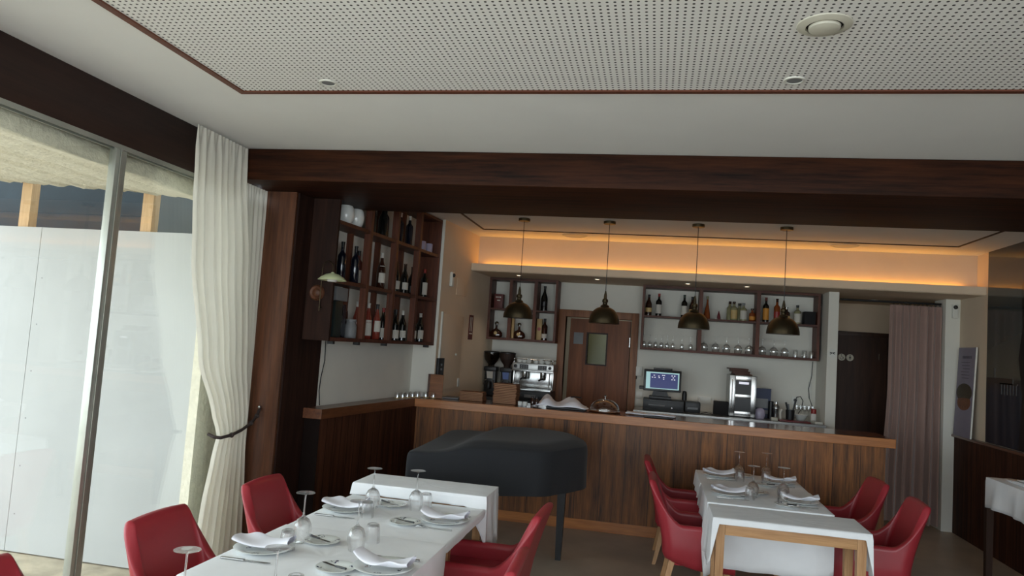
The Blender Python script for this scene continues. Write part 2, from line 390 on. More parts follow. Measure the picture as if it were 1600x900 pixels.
# room behind the camera: wall strip with glazing widened to let in more daylight, kitchen shell
g = G(); g.box(-3.2, 3.5, -4.25, -4.1, 0, 0.06); g.box(-3.2, 3.5, -4.25, -4.1, 2.85, CZ)
struct(g.make('wall_front', 'whitewall', smooth=0))
g = G(); g.box(-1.9, -1.8, 9.52, 11.4, 0, 2.585); g.box(0.3, 0.4, 9.52, 11.4, 0, 2.585); g.box(-1.9, 0.4, 11.3, 11.4, 0, 2.585)
struct(g.make('wall_kitchen', 'whitewall', smooth=0))
# wainscots
struct(G().box(3.315, 3.35, -0.5, 9.06, 0, 1.05).make('trim_7', 'wainscot', smooth=0))
struct(G().box(3.285, 3.352, -0.5, 9.08, 1.05, 1.075, 0.004).make('trim_8', 'capedge'))
g = G(); g.prism([(wx(5.50, 0.14), 5.50), (-2.378, 7.25), (-2.378, 7.49), (wx(7.4)-0.01, 7.49), (wx(5.50)+0.003, 5.50)], 0, 1.044)
struct(g.make('trim_9', 'wainscot', smooth=0))
g = G(); g.prism([(wx(5.47, 0.165), 5.47), (-2.385, 7.20), (wx(7.5)+0.28, 7.50), (wx(7.5), 7.5), (wx(5.66), 5.66), (wx(5.47)+0.005, 5.47)], 1.045, 1.124)
struct(g.make('trim_10', 'capedge', smooth=0))
# harbour mural behind glass on the right wall: pieces of the print are raised paper
mur = thing('wall_mural', 'large glossy dark harbour photo panel on the right wall above the boards', 'mural', (3.34, 5.2, 1.08))
mb = G().box(-0.008, 0.01, -5.6, 3.12, -0.0, CZ-1.082).make('photo_panel', 'mural', mur, 0); mb.location = (0, 0, 0)
g = G(); pts = [(2.42, 0), (2.36, 0.5), (2.44, 0.85), (2.37, 1.15), (2.40, 1.5), (2.30, 1.72), (2.26, 1.94), (1.2, 1.94), (1.2, 0)]
a = [g.bm.verts.new((-0.012, y, z)) for y, z in pts]; b = [g.bm.verts.new((-0.008, y, z)) for y, z in pts]
g.bm.faces.new(a); g.bm.faces.new(b[::-1])
for i in range(len(pts)): g.bm.faces.new((a[i], b[i], b[(i+1) % len(pts)], a[(i+1) % len(pts)]))
g.make('rock_print', 'rock', mur, 0)
g = G(); g.box(-0.011, -0.008, 2.55, 3.1, 0.60, 0.655)
for k in range(6): g.box(-0.011, -0.008, 2.48+k*0.06, 2.49+k*0.06, 0.50, 0.60)
g.box(-0.011, -0.008, 2.46, 2.82, 0.595, 0.61); g.box(-0.011, -0.008, 2.93, 2.94, 0.65, 0.75)
g.make('pier_print', 'pier', mur, 0)

# ------------------------------------------------------------------ windows on the left, outside
def window(n, y0, y1):
    w = struct(bpy.data.objects.new('window_%d' % n, None)); COL.objects.link(w); w.location = (-3.1, y0, 0)
    L = y1-y0
    G().box(-0.006, 0.006, 0.02, L-0.02, 0.02, 2.72).make('pane', 'pane', w, 0)
    return w
window(1, -4.05, -2.1); window(2, -2.1, -0.2); window(3, -0.2, 1.7); window(4, 1.7, 3.62); window(5, 3.62, 5.12)
g = G()
g.box(-3.14, -3.072, -4.1, 5.13, 2.722, 2.735); g.box(-3.105, -3.095, -4.1, 5.13, 2.700, 2.722); g.box(-3.078, -3.072, -4.1, 5.13, 2.708, 2.722)
struct(g.make('trim_11', 'alu', smooth=0))
struct(G().box(-3.14, -3.072, -4.1, 5.13, 0.0, 0.02).make('trim_12', 'alu', smooth=0))
for k, y in enumerate((-2.1, -0.2, 1.7, 3.62)):
    g = G(); g.box(-3.125, -3.078, y-0.042, y+0.042, 0.02, 2.715, 0.004); g.box(-3.075, -3.07, y-0.012, y+0.002, 0.02, 2.715)
    struct(g.make('trim_%d' % (13+k), 'alu'))
g = G()
for x in (-3.1, -1.5, 0.1, 1.7, 3.3): g.box(x-0.03, x+0.03, -4.2, -4.14, 0.06, 2.85)
struct(g.make('window_6', 'alu', smooth=0))
# outside: paving, hoarding, studs, dark sheet standing in for the void behind, stucco canopy
struct(G().box(-12, -3.12, -8, 9, -0.14, -0.03).make('floor_terrace', 'stone', smooth=0))
struct(G().box(-3.12, 4.5, -12, -4.2, -0.14, -0.03).make('floor_terrace', 'stone', smooth=0))
hx = [-8.3, -7.08, -5.86, -4.62, -3.22]
for i in range(4):
    t = 'white hoarding board outside the window, ' + ('far left one beside the paving edge', 'second from the far left', 'left of the aluminium window post', 'beside the cream curtain')[i]
    b = G().box(hx[i]+0.002, hx[i+1]-0.002, 4.70, 4.72, -0.02, 2.385).make('hoarding_board', 'board', smooth=0); tag(b, t, 'board', 'hoarding boards on the terrace')
    for z in (0.25, 0.6, 0.95, 1.3, 1.65, 2.0): G().lathe([(0.005, 0), (0.004, -0.002)], 8, (hx[i]+0.05, 4.70, z), 'y').make('screw', 'grey', b)
for i, x in enumerate((-8.0, -6.9, -5.78, -4.82, -3.75)):
    s = G().box(x-0.045, x+0.045, 4.725, 4.80, -0.02, 2.95).make('timber_stud', 'stud', smooth=0)
    tag(s, 'raw pine stud standing behind the white boards, ' + ('farthest left', 'second from the left', 'third from the left', 'left of the window post', 'right of the window post')[i], 'timber', 'timber studs behind the hoarding')
tag(G().box(-9, -3.16, 5.15, 5.18, -0.02, 3.1).make('void_sheet', 'voidsheet', smooth=0), 'dark blue-green sheet standing in for the dark void behind the timber studs', 'screen')
g = G(); rows = []
nx = 60
def cedge(x): return 2.745 + 0.075*(-3.1-x) - 0.010*(-3.1-x)**2
rowsA = []
for j in range(9):
    r = []
    for i in range(nx+1):
        x = -3.17 - 2.2*i/nx
        y = (4.62, 4.60, 4.4, 4.0, 3.5, 3.0, 2.4, 1.8, 1.0)[j]
        z = cedge(x) + (0.03 if j == 0 else 0.0) + random.uniform(-.010, .010) + max(0, (4.6-y))*0.01
        r.append((x, y + (random.uniform(-.015, .015) if j < 2 else 0), z))
    rowsA.append(r)
rowsA.insert(0, [(x, y+0.03, z+0.16) for x, y, z in rowsA[0]])
g.grid(rowsA); cn = g.make('canopy', 'stucco')
m_ = cn.modifiers.new('thick', 'SOLIDIFY'); m_.thickness = 0.14; m_.offset = 1
struct(cn)
struct(G().box(-3.215, -3.145, 4.68, 5.14, -0.02, 2.74).make('wall_outside', 'stucco', smooth=0))

# ------------------------------------------------------------------ bar counter
bar = thing('bar_counter', 'long bar counter faced in brown vertical boards with a glossy wooden top', 'bar counter', (-0.1, 7.5, 0))
bar_o = Vector((0.1, -7.5, 0))
def inbar(g, n, m, s=0, par=bar): return g.make(n, m, par, s, loc=bar_o)
inbar(G().box(-2.375, 2.09, 7.245, 7.27, 0.10, 1.045), 'front_panel', 'barpanel')
inbar(G().box(-2.375, 2.095, 7.235, 7.27, 0.0, 0.10, 0.003), 'plinth', 'edge')['label'] = 'orange-brown plinth board'
inbar(G().box(2.07, 2.095, 7.27, 7.74, 0.0, 1.045), 'end_panel', 'walnut')
inbar(G().box(-2.25, 2.07, 7.27, 7.70, 0.0, 1.045), 'back_panel', 'walnut')
inbar(G().prism([(-2.36, 7.215), (2.145, 7.215), (2.145, 7.80), (-2.255, 7.80), (-2.287, 7.495), (-2.37, 7.49)], 1.048, 1.122), 'counter_top', 'bartop')['label'] = 'glossy brown counter top'
inbar(G().box(-2.383, 2.16, 7.195, 7.217, 1.042, 1.124, 0.004), 'front_edge', 'edge')['label'] = 'orange front edge strip'

# ------------------------------------------------------------------ pendants, downlights, vents
def pendant(x, label):
    t = thing('pendant_lamp', label, 'lamp', (x, 7.27, CZ), 0, 'pendant lamps over the bar')
    G().lathe([(0.058, -0.028), (0.06, -0.024), (0.06, 0.0)], 24).make('ceiling_cup', 'brass', t)
    G().tube([(0, 0, -0.02), (0.001, 0, -0.4), (0, 0, -0.77)], 0.0035, 6).make('cord', 'black', t)
    G().lathe([(0.006, -0.70), (0.014, -0.74), (0.016, -0.775), (0.028, -0.785), (0.030, -0.81), (0.022, -0.815), (0.024, -0.835), (0.04, -0.845), (0.045, -0.858), (0.03, -0.862)], 20).make('socket', 'brass', t)
    prof = []
    for k in range(13):
        a = PI/2*k/12; prof.append((0.028+0.122*math.sin(a), -1.015+0.155*math.cos(a)))
    inn = [(max(r-0.004, 0.001), z-0.004 if k < 12 else z) for k, (r, z) in enumerate(prof)]
    prof.append((0.151, -1.022))
    G().lathe([(0.001, -0.8585)] + prof + [(0.147, -1.022)], 40).make('lamp_shade', 'brass', t)
    G().lathe(inn, 40).make('shade_lining', 'brassin', t)['label'] = 'gold inside of the shade'
    G().lathe([(0.001, -0.985), (0.02, -0.975), (0.03, -0.95), (0.027, -0.92), (0.013, -0.89), (0.013, -0.87)], 14).make('light_bulb', 'whiteplastic', t)
    return t
for x, w in ((-1.385, 'leftmost of four, in front of the small wall shelf'), (-0.516, 'second from left, in front of the kitchen door'), (0.348, 'third from left, in front of the long wall shelf'), (1.168, 'rightmost of four')):
    pendant(x, 'aged brass dome pendant lamp, ' + w)
def downlight(x, y, z, label, lit, r=0.042, group=None):
    t = thing('ceiling_downlight', label, 'ceiling light', (x, y, z), 0, group)
    G().lathe([(r*0.72, -0.001), (r*0.78, -0.006), (r, -0.006), (r*1.04, -0.002), (r*1.04, 0.001)], 28).make('ring', 'whiteplastic', t)
    G().lathe([(0.0005, -0.0035), (r*0.72, -0.0035), (r*0.72, 0.0)], 24).make('lamp', 'downlight' if lit else 'grey', t)
    return t
for x, w in ((-1.685, 'above the small wall shelf'), (-0.728, 'above the kitchen door'), (0.328, 'above the left bay of the long shelf'), (0.99, 'above the middle of the long shelf')):
    downlight(x, 8.72, 2.5845, 'small lit downlight in the niche soffit ' + w, True, 0.034, 'niche downlights')
    d = bpy.data.lights.new('downlight_beam', 'SPOT'); d.energy = 7; d.spot_size = R(95); d.spot_blend = 0.6; d.color = (1, 0.8, 0.6); d.shadow_soft_size = 0.03
    o = bpy.data.objects.new('downlight_beam', d); COL.objects.link(o); o.location = (x, 8.72, 2.575)
downlight(2.60, 9.65, 2.5845, 'small lit downlight in the corridor ceiling beside the curtain', True, 0.04)
d = bpy.data.lights.new('downlight_beam', 'SPOT'); d.energy = 4; d.spot_size = R(110); d.spot_blend = 0.6; d.color = (1, 0.8, 0.6); d.shadow_soft_size = 0.03
o = bpy.data.objects.new('downlight_beam', d); COL.objects.link(o); o.location = (2.6, 9.65, 2.57)
downlight(-1.728, 3.41, CZ-0.004, 'unlit round downlight in the perforated ceiling, left one near the brown trim', False, 0.046, 'unlit ceiling downlights')
downlight(0.553, 3.40, CZ-0.004, 'unlit round downlight in the perforated ceiling, right one near the air valve', False, 0.046, 'unlit ceiling downlights')
t = thing('air_valve', 'large cream round air valve in the perforated ceiling', 'air vent', (0.56, 2.83, CZ-0.004))
G().lathe([(0.066, 0.0), (0.068, -0.012), (0.082, -0.010), (0.098, -0.004), (0.10, 0.001)], 40).make('ring', 'creamplastic', t)
G().lathe([(0.0005, -0.024), (0.040, -0.024), (0.056, -0.018), (0.058, -0.008), (0.050, -0.001)], 36).make('disc', 'creamplastic', t)
G().lathe([(0.0005, -0.001), (0.0665, -0.001), (0.0665, 0.0)], 30).make('throat', 'blackmatte', t)['label'] = 'dark gap around the disc'
for x, w in ((-0.975, 'left one above the small shelf'), (1.92, 'right one above the long shelf')):
    t = thing('ceiling_speaker', 'flat round ceiling speaker over the bar, ' + w, 'speaker', (x, 8.26, CZ), 0, 'round ceiling speakers')
    G().lathe([(0.118, -0.002), (0.122, -0.008), (0.14, -0.006), (0.145, 0.0)], 36).make('rim', 'creamplastic', t)
    G().lathe([(0.0005, -0.006), (0.05, -0.005), (0.118, -0.002), (0.118, 0)], 30).make('grille', 'creamplastic', t)
st = G().box(-2.12, 3.26, 8.585, 8.61, 2.60, 2.64).make('led_strip', 'led', smooth=0)
tag(st, 'warm glowing strip light lying along the ledge above the bar niche', 'strip light')

# ------------------------------------------------------------------ shelf units on the back wall
def wall_shelf(name, label, x0, x1, z0, z1, xs, zm, y0=9.13, y1=9.395):
    t = thing(name, label, 'shelf', (x0, y0, z0)); L = Vector((-x0, -y0, -z0)); th = 0.03
    def mk(g, n, m='shelf'): return g.make(n, m, t, 0, loc=L)
    mk(G().box(x0, x0+th, y0, y1, z0, z1), 'side_panel'); mk(G().box(x1-th, x1, y0, y1, z0, z1), 'side_panel')
    mk(G().box(x0+th, x1-th, y0, y1, z1-th, z1), 'top_board', 'shelfx'); mk(G().box(x0+th, x1-th, y0, y1, z0, z0+th), 'bottom_board', 'shelfx')
    for x in xs: mk(G().box(x-0.022, x+0.022, y0, y1, z0+th, z1-th), 'divider')
    e = [x0+th] + [v for x in xs for v in (x-0.022, x+0.022)] + [x1-th]
    for k in range(0, len(e), 2): mk(G().box(e[k], e[k+1], y0+0.01, y1, zm-0.022, zm), 'shelf_board', 'shelfx')
    return t
wall_shelf('wall_shelf', 'small red-brown open wall shelf of six compartments left of the kitchen door', -2.135, -1.245, 1.785, 2.582, (-1.85, -1.53), 2.19)
wall_shelf('wall_shelf', 'long red-brown open wall shelf of bottles and glasses right of the kitchen door', -0.19, 1.88, 1.785, 2.582, (0.512, 1.183), 2.21)

# bottles -------------------------------------------------------------
BP = dict(
    bordeaux=[(0.0005,0),(0.034,0),(0.037,0.004),(0.037,0.19),(0.033,0.205),(0.017,0.225),(0.0145,0.235),(0.0135,0.29),(0.0155,0.292),(0.0155,0.303),(0.0005,0.303)],
    burgundy=[(0.0005,0),(0.037,0),(0.040,0.004),(0.040,0.145),(0.036,0.175),(0.024,0.205),(0.016,0.23),(0.0135,0.285),(0.0155,0.287),(0.0155,0.298),(0.0005,0.298)],
    flute=[(0.0005,0),(0.035,0),(0.037,0.004),(0.037,0.15),(0.034,0.18),(0.022,0.22),(0.014,0.26),(0.0135,0.31),(0.015,0.312),(0.015,0.322),(0.0005,0.322)],
    champagne=[(0.0005,0),(0.040,0),(0.044,0.004),(0.044,0.15),(0.038,0.185),(0.022,0.225),(0.016,0.25),(0.0145,0.30),(0.018,0.302),(0.018,0.32),(0.0005,0.32)],
    square=[(0.0005,0),(0.038,0),(0.041,0.004),(0.041,0.135),(0.036,0.15),(0.015,0.165),(0.0145,0.20),(0.017,0.202),(0.017,0.218),(0.0005,0.218)],
    squat=[(0.0005,0),(0.035,0),(0.037,0.003),(0.037,0.085),(0.032,0.10),(0.014,0.112),(0.0135,0.135),(0.017,0.137),(0.017,0.155),(0.0005,0.155)],
    decanter=[(0.0005,0),(0.055,0),(0.078,0.012),(0.085,0.035),(0.078,0.062),(0.055,0.088),(0.022,0.108),(0.0145,0.12),(0.0145,0.165),(0.022,0.168),(0.024,0.185),(0.017,0.20),(0.0005,0.205)],
    cone=[(0.0005,0),(0.038,0),(0.040,0.003),(0.036,0.06),(0.026,0.12),(0.016,0.17),(0.012,0.20),(0.0115,0.25),(0.014,0.252),(0.014,0.275),(0.0005,0.275)],
    mini=[(0.0005,0),(0.018,0),(0.020,0.002),(0.018,0.05),(0.010,0.08),(0.007,0.09),(0.007,0.105),(0.009,0.106),(0.009,0.12),(0.0005,0.12)])
def rad_at(p, z):
    for (r0, z0), (r1, z1) in zip(p, p[1:]):
        if z0 <= z <= z1 and z1 > z0: return r0 + (r1-r0)*(z-z0)/(z1-z0)
    return p[-1][0]
def bottle(loc, shape, m, label, cap='capblack', lab='label', l0=0.05, l1=0.14, group=None, h=1.0, cat='bottle', rz=0, sq=1.0, round_lab=None):
    t = thing('bottle', label, cat, loc, rz, group); p = [(r, z*h) for r, z in BP[shape]]
    top = p[-1][1]; capz = top*0.86
    body = [q for q in p if q[1] <= capz]; body.append((rad_at(p, capz), capz)); body.append((0.0005, capz))
    G().lathe(body, 20, squash=sq).make('glass_body', m, t)
    cp = [(0.0005, capz), (rad_at(p, capz)+0.001, capz)] + [(r+0.001, z) for r, z in p if z > capz]
    cp[-1] = (0.0005, top+0.001)
    if cap: G().lathe(cp, 16, squash=sq).make('cap', cap, t)
    if lab:
        rows = []
        for z in (l0*h, (l0+l1)/2*h, l1*h):
            r = rad_at(p, z) + 0.0012
            rows.append([(r*math.cos(a), r*math.sin(a)*sq, z) for a in [R(-90-68+136*k/12) for k in range(13)]])
        g = G(); g.grid(rows); g.make('label', lab, t)
    if round_lab:
        z, rr = round_lab; r = rad_at(p, z)*sq
        G().lathe([(0.0005, -r-0.006), (rr, -r-0.004), (rr, -r+0.012)], 16, (0, 0, z), 'y').make('medallion', 'labelgold', t)
    return t
E1 = 'bottles on the small wall shelf'; E2 = 'bottles on the long wall shelf'; Y9 = 9.25
bottle((-1.432, Y9, 2.19), 'champagne', 'bglass', 'dark champagne bottle alone in the top right compartment of the small shelf', 'capblack', 'capblack', 0.06, 0.12, E1)
bottle((-2.035, Y9, 1.815), 'decanter', 'brownb', 'round flat brandy bottle with gold medallion, bottom left of the small shelf', 'brass', None, group=E1, sq=0.5, round_lab=(0.055, 0.022))
bottle((-1.735, Y9, 1.815), 'decanter', 'brownb', 'round flat brandy bottle with gold medallion, bottom middle of the small shelf', 'brass', None, group=E1, sq=0.5, round_lab=(0.055, 0.022))
bottle((-1.405, Y9, 1.815), 'bordeaux', 'brownb', 'slim brown bottle with pale label beside the gold box on the small shelf', 'capblack', 'label', 0.03, 0.09, E1, 0.92)
tag(G().box(-1.50, -1.437, 9.2, 9.27, 1.815, 2.085, 0.002).make('gift_box', 'goldbox'), 'tall gold gift box with a dark red seal, bottom right of the small shelf', 'box')
bb = bpy.data.objects['gift_box']
G().lathe([(0.0005, 9.197), (0.022, 9.197), (0.022, 9.2)], 20, (-1.468, 0, 1.955), 'y').make('seal', 'capred', bb)['label'] = 'dark red round seal'
bt = tag(G().box(-1.825, -1.795, 9.19, 9.26, 1.815, 2.07, 0.002).make('narrow_box', 'goldbox'), 'narrow pale box standing between the two round brandy bottles', 'box')
rb = tag(G().box(-2.08, -1.965, 9.2, 9.31, 2.19, 2.375, 0.004).make('tin_box', 'redbox'), 'red-brown tin in the top left compartment of the small shelf', 'tin')
g = G()
for k, wd in enumerate((0.014, 0.012, 0.012, 0.014)): g.box(-2.058+k*0.018, -2.058+k*0.018+wd-0.003, 9.198, 9.2, 2.325, 2.342)
g.box(-2.04, -2.0, 9.198, 9.2, 2.285, 2.298); g.make('lettering', 'label', rb, 0)
# long shelf, upper row
Z2 = 2.21
bottle((-0.112, Y9, Z2), 'burgundy', 'brownb', 'dark bottle with round gold label, far left of the long shelf', 'capblack', 'labelgold', 0.05, 0.11, E2, 0.88)
bottle((0.010, Y9, Z2), 'bordeaux', 'bglass', 'dark bottle with tall white label and red cap, second from left on the long shelf', 'capred', 'label', 0.035, 0.155, E2, 0.93)
bottle((0.318, Y9, Z2), 'bordeaux', 'bglass', 'dark bottle with white label and green cap just left of the third pendant cord', 'capgreen', 'label', 0.035, 0.155, E2, 0.93)
bottle((0.415, Y9, Z2), 'burgundy', 'brownb', 'brown bottle half hidden behind the third pendant cord', 'capblack', 'labelgold', 0.04, 0.12, E2, 0.88)
bottle((0.595, Y9, Z2), 'cone', 'amber', 'conical rosy spirit bottle at the left of the middle bay', 'pale', None, group=E2, h=1.02)
bottle((0.735, Y9, Z2), 'mini', 'redtray', 'tiny dark red figure-like bottle in the middle bay', 'whiteplastic', None, group=E2, h=1.0)
g_ = bottle((0.70, Y9-0.05, Z2), 'mini', 'whiteplastic', 'tiny white miniature left of the tiny dark red bottle', 'whiteplastic', None, group=E2, h=0.22)
g_ = bottle((0.772, Y9-0.05, Z2), 'mini', 'whiteplastic', 'tiny white miniature right of the tiny dark red bottle', 'whiteplastic', None, group=E2, h=0.22)
bottle((0.868, Y9+0.07, Z2), 'bordeaux', 'pale', 'clear bottle standing at the back left of the gin pair', 'brownb', None, group=E2, h=0.78)
bottle((0.912, Y9, Z2), 'square', 'pale', 'stout clear bottle with pale label in the middle bay, left of two', 'brownb', 'labelgold', 0.02, 0.12, E2, 1.06)
bottle((0.985, Y9+0.08, Z2), 'square', 'pale', 'clear bottle standing behind between the two stout bottles', 'capblack', None, group=E2, h=1.0)
bottle((1.022, Y9-0.01, Z2), 'square', 'pale', 'stout clear bottle with large cream label in the middle bay, right of two', 'grey', 'label', 0.02, 0.125, E2, 1.0)
bottle((1.125, Y9, Z2), 'squat', 'amber', 'short reddish amber bottle against the right divider of the middle bay', 'brownb', 'labelorange', 0.02, 0.06, E2, 1.02)
bottle((1.282, Y9, Z2), 'bordeaux', 'bglass', 'dark bottle with an orange label at the left of the right bay', 'redbox', 'labelorange', 0.03, 0.17, E2, 1.0)
bottle((1.41, Y9, Z2), 'bordeaux', 'amber', 'clear amber whisky bottle with a red and white label left of the fourth pendant cord', 'brownb', 'capred', 0.06, 0.14, E2, 0.97)
bottle((1.52, Y9, Z2), 'square', 'brownb', 'dark square-shouldered bottle just right of the fourth pendant cord', 'chrome', 'labelgold', 0.03, 0.1, E2, 0.92)
bottle((1.645, Y9, Z2), 'square', 'pale', 'clear bottle with a round black label right of the fourth pendant', 'capblack', 'label', 0.02, 0.12, E2, 1.05, round_lab=None)
tag(G().box(1.715, 1.84, 9.18, 9.33, Z2, 2.365, 0.004).make('speaker_cube', 'blackmatte'), 'small black box at the far right of the long shelf', 'box')

# drinking glasses ----------------------------------------------------
def stem_glass_prof(h, rb, rr, rf, hb):
    # standing upside down: rim at z=0, foot at z=h
    o = [(rr, 0.0), (rr+(rb-rr)*0.6, hb*0.22), (rb, hb*0.48), (rb*0.93, hb*0.68), (rb*0.66, hb*0.88), (rb*0.25, hb*0.985), (0.0055, hb*1.06), (0.0035, hb*1.2), (0.0035, h*0.93), (0.006, h*0.97), (rf*0.8, h*0.99), (rf, h*0.993), (rf, h), (0.0005, h*0.998)]
    i = [(rr-0.0012, 0.0), (rr+(rb-rr)*0.6-0.0012, hb*0.22), (rb-0.0012, hb*0.48), (rb*0.93-0.0012, hb*0.68), (rb*0.64, hb*0.86), (rb*0.2, hb*0.955), (0.0005, hb*0.96)]
    return i[::-1] + o
def wine_glass_proto(h, rb, rr, rf, hb, seg=28):
    bm_ = G().lathe(stem_glass_prof(h, rb, rr, rf, hb), seg)
    return bm_
def tumbler_prof(h, r):
    o = [(r, 0), (r*0.96, h*0.5), (r*0.90, h*0.72), (r*0.84, h*0.92), (r*0.78, h*0.985), (r*0.7, h), (0.0005, h*0.99)]
    i = [(0.0005, h*0.86), (r*0.74, h*0.87), (r*0.84, h*0.7), (r*0.92, h*0.45), (r*0.965, 0)]
    return i + o
def single(proto, loc, label, rz=0, scale=None):
    c = proto.copy(); COL.objects.link(c); c.location = loc; c.rotation_euler = (0, 0, rz); c['label'] = label
    if scale: c.scale = scale
    return c
sg = None
small_x = [(-0.144, 0.158), (-0.074, 0.158), (-0.004, 0.158), (0.066, 0.158), (0.135, 0.158), (0.205, 0.158), (0.312, 0.150), (0.419, 0.150)]
ordn = ['first', 'second', 'third', 'fourth', 'fifth', 'sixth', 'seventh', 'eighth']
for k, (x, h) in enumerate(small_x):
    lb = 'small upturned stem glass, long shelf bottom left bay, %s from the left' % ordn[k]
    if sg is None:
        sg = tag(wine_glass_proto(0.158, 0.026, 0.022, 0.027, 0.075, 18).make('stem_glass', 'glass'), lb, 'glass', 'upturned glasses on the long shelf'); sg.location = (x, Y9, 1.816)
    else: single(sg, (x, Y9, 1.816), lb)
lg = None
for k, (x, bay) in enumerate([(0.579, 'middle'), (0.715, 'middle'), (0.843, 'middle'), (0.977, 'middle'), (1.104, 'middle'), (1.259, 'right'), (1.391, 'right'), (1.515, 'right')]):
    lb = 'large upturned balloon glass, long shelf bottom %s bay, %s from the left' % (bay, ordn[k if bay == 'middle' else k-5])
    if lg is None:
        lg = tag(wine_glass_proto(0.185, 0.05, 0.04, 0.042, 0.105, 20).make('balloon_glass', 'glass'), lb, 'glass', 'upturned glasses on the long shelf'); lg.location = (x, Y9, 1.816)
    else: single(lg, (x, Y9, 1.816), lb)
tb = None
for k, x in enumerate((1.638, 1.739, 1.819)):
    lb = 'short straight tumbler at the right end of the long shelf, %s from the left' % ordn[k]
    if tb is None:
        tb = tag(G().lathe(tumbler_prof(0.088, 0.03), 20).make('tumbler', 'glass'), lb, 'glass', 'tumblers at the end of the long shelf'); tb.location = (x, Y9, 1.816)
    else: single(tb, (x, Y9, 1.816), lb)

# ------------------------------------------------------------------ wine shelf on the left wall (skewed with it)
ws = thing('wine_rack', 'tall red-brown open wine rack of twelve compartments on the left wall', 'shelf', (wx(6.4, 0.11), 6.4, 1.68))
WL = Vector((-wx(6.4, 0.11), -6.4, -1.68))
def sk(y0, y1, a, b, z0, z1): return G().prism([(wx(y0, a), y0), (wx(y0, b), y0), (wx(y1, b), y1), (wx(y1, a), y1)], z0, z1)
def mkw(g, n, m='shelf'): return g.make(n, m, ws, 0, loc=WL)
WZ = (1.70, 2.165, 2.64)
for z in WZ: mkw(sk(5.385, 7.47, 0.004, 0.225, z-0.03, z), 'shelf_board', 'shelfx')
mkw(sk(5.385, 7.47, 0.004, 0.225, 2.995, 3.02), 'top_board', 'shelfx')
mkw(sk(7.47, 7.495, 0.004, 0.23, 1.67, 3.02), 'end_panel'); mkw(sk(5.36, 5.384, 0.006, 0.23, 1.67, 3.02), 'end_panel', 'walnut')['label'] = 'dark near end panel'
for y in (5.925, 6.445, 6.96):
    mkw(sk(y-0.022, y+0.022, 0.175, 0.232, 1.70, 2.995), 'post'); mkw(sk(y+0.0, y+0.03, 0.002, 0.05, 1.70, 2.995), 'rear_strip')  # thin brown strips on the wall behind the posts
for y in (5.5, 5.92, 6.44, 7.42): mkw(sk(y-0.015, y+0.015, 0.15, 0.2, 1.645, 1.67), 'bracket', 'black')
GW = 'wine bottles on the left wall rack'
def WB(y, row, *a, off=0.12, **k):
    b = bottle((wx(y, off), y, WZ[row]+0.001), *a, **k); b.rotation_euler = (0, 0, R(62)); return b
rk = {0: 'bottom row', 1: 'middle row', 2: 'top row'}; bays = ['first bay', 'second bay', 'third bay', 'fourth bay']
def lb(desc, row, bay, rest=''): return '%s, wine rack %s, %s%s' % (desc, rk[row], bays[bay], rest)
WB(6.05, 0, 'flute', 'rose', lb('pale amber bottle partly behind the post', 0, 1, ' far left'), 'capwhite', None, group=GW, off=0.09)
WB(6.20, 0, 'flute', 'rose', lb('rose bottle with long white label and white cap', 0, 1, ' left'), 'capwhite', 'label', 0.03, 0.17, group=GW)
WB(6.33, 0, 'flute', 'rose', lb('rose bottle with a white label and black cap', 0, 1, ' middle'), 'capblack', 'label', 0.07, 0.17, group=GW, off=0.14)
WB(6.50, 0, 'burgundy', 'bglass', lb('dark bottle with red cap', 0, 2, ' far left'), 'capred', 'label', 0.02, 0.11, group=GW)
WB(6.70, 0, 'burgundy', 'bglass', lb('dark bottle without capsule', 0, 2, ' left'), 'capblack', 'label', 0.02, 0.1, group=GW, off=0.15)
WB(6.815, 0, 'bordeaux', 'bglass', lb('dark bottle with a tall white label set back', 0, 2, ' middle'), 'capblack', 'label', 0.02, 0.15, group=GW, off=0.08)
WB(6.905, 0, 'burgundy', 'bglass', lb('sloping shouldered dark bottle with white cap', 0, 2, ' right'), 'capwhite', 'label', 0.03, 0.1, group=GW, off=0.13)
WB(7.18, 0, 'burgundy', 'bglass', lb('slim dark bottle with tan cap', 0, 3, ' left'), 'labelgold', 'label', 0.03, 0.11, group=GW)
WB(7.36, 0, 'burgundy', 'bglass', lb('dark bottle with white cap and bright label', 0, 3, ' right'), 'capwhite', 'label', 0.03, 0.12, group=GW)
WB(5.66, 1, 'bordeaux', 'bblue', lb('blue-black bottle', 1, 0, ' left'), 'capblack', None, group=GW, h=1.1)
WB(5.75, 1, 'bordeaux', 'bblue', lb('blue-black bottle set back', 1, 0, ' second'), 'capblack', None, group=GW, off=0.07, h=1.1)
WB(5.83, 1, 'bordeaux', 'bblue', lb('tall blue-black bottle', 1, 0, ' right of the middle'), 'capblack', None, group=GW, off=0.15, h=1.06)
WB(6.00, 1, 'bordeaux', 'redbox', lb('dark red bottle with a pale label', 1, 1, ' far left'), 'capblack', 'label', 0.02, 0.13, group=GW, off=0.09)
WB(6.14, 1, 'bordeaux', 'brownb', lb('pale-labelled bottle mostly behind the post', 1, 1, ' left'), 'capwhite', 'label', 0.04, 0.12, group=GW, off=0.07)
WB(6.34, 1, 'burgundy', 'brownb', lb('large bottle with big white label and cap', 1, 1, ' right'), 'capwhite', 'label', 0.05, 0.19, group=GW, off=0.14, h=1.12)
WB(6.70, 1, 'burgundy', 'bglass', lb('slim dark bottle with tan cap', 1, 2, ' left'), 'brownb', 'label', 0.03, 0.11, group=GW)
WB(6.87, 1, 'burgundy', 'bglass', lb('dark bottle with a grey-white label', 1, 2, ' right'), 'brownb', 'label', 0.04, 0.11, group=GW, off=0.13)
WB(7.16, 1, 'burgundy', 'bglass', lb('dark bottle with a dull grey label', 1, 3, ' left'), 'capblack', 'grey', 0.03, 0.1, group=GW, off=0.08)
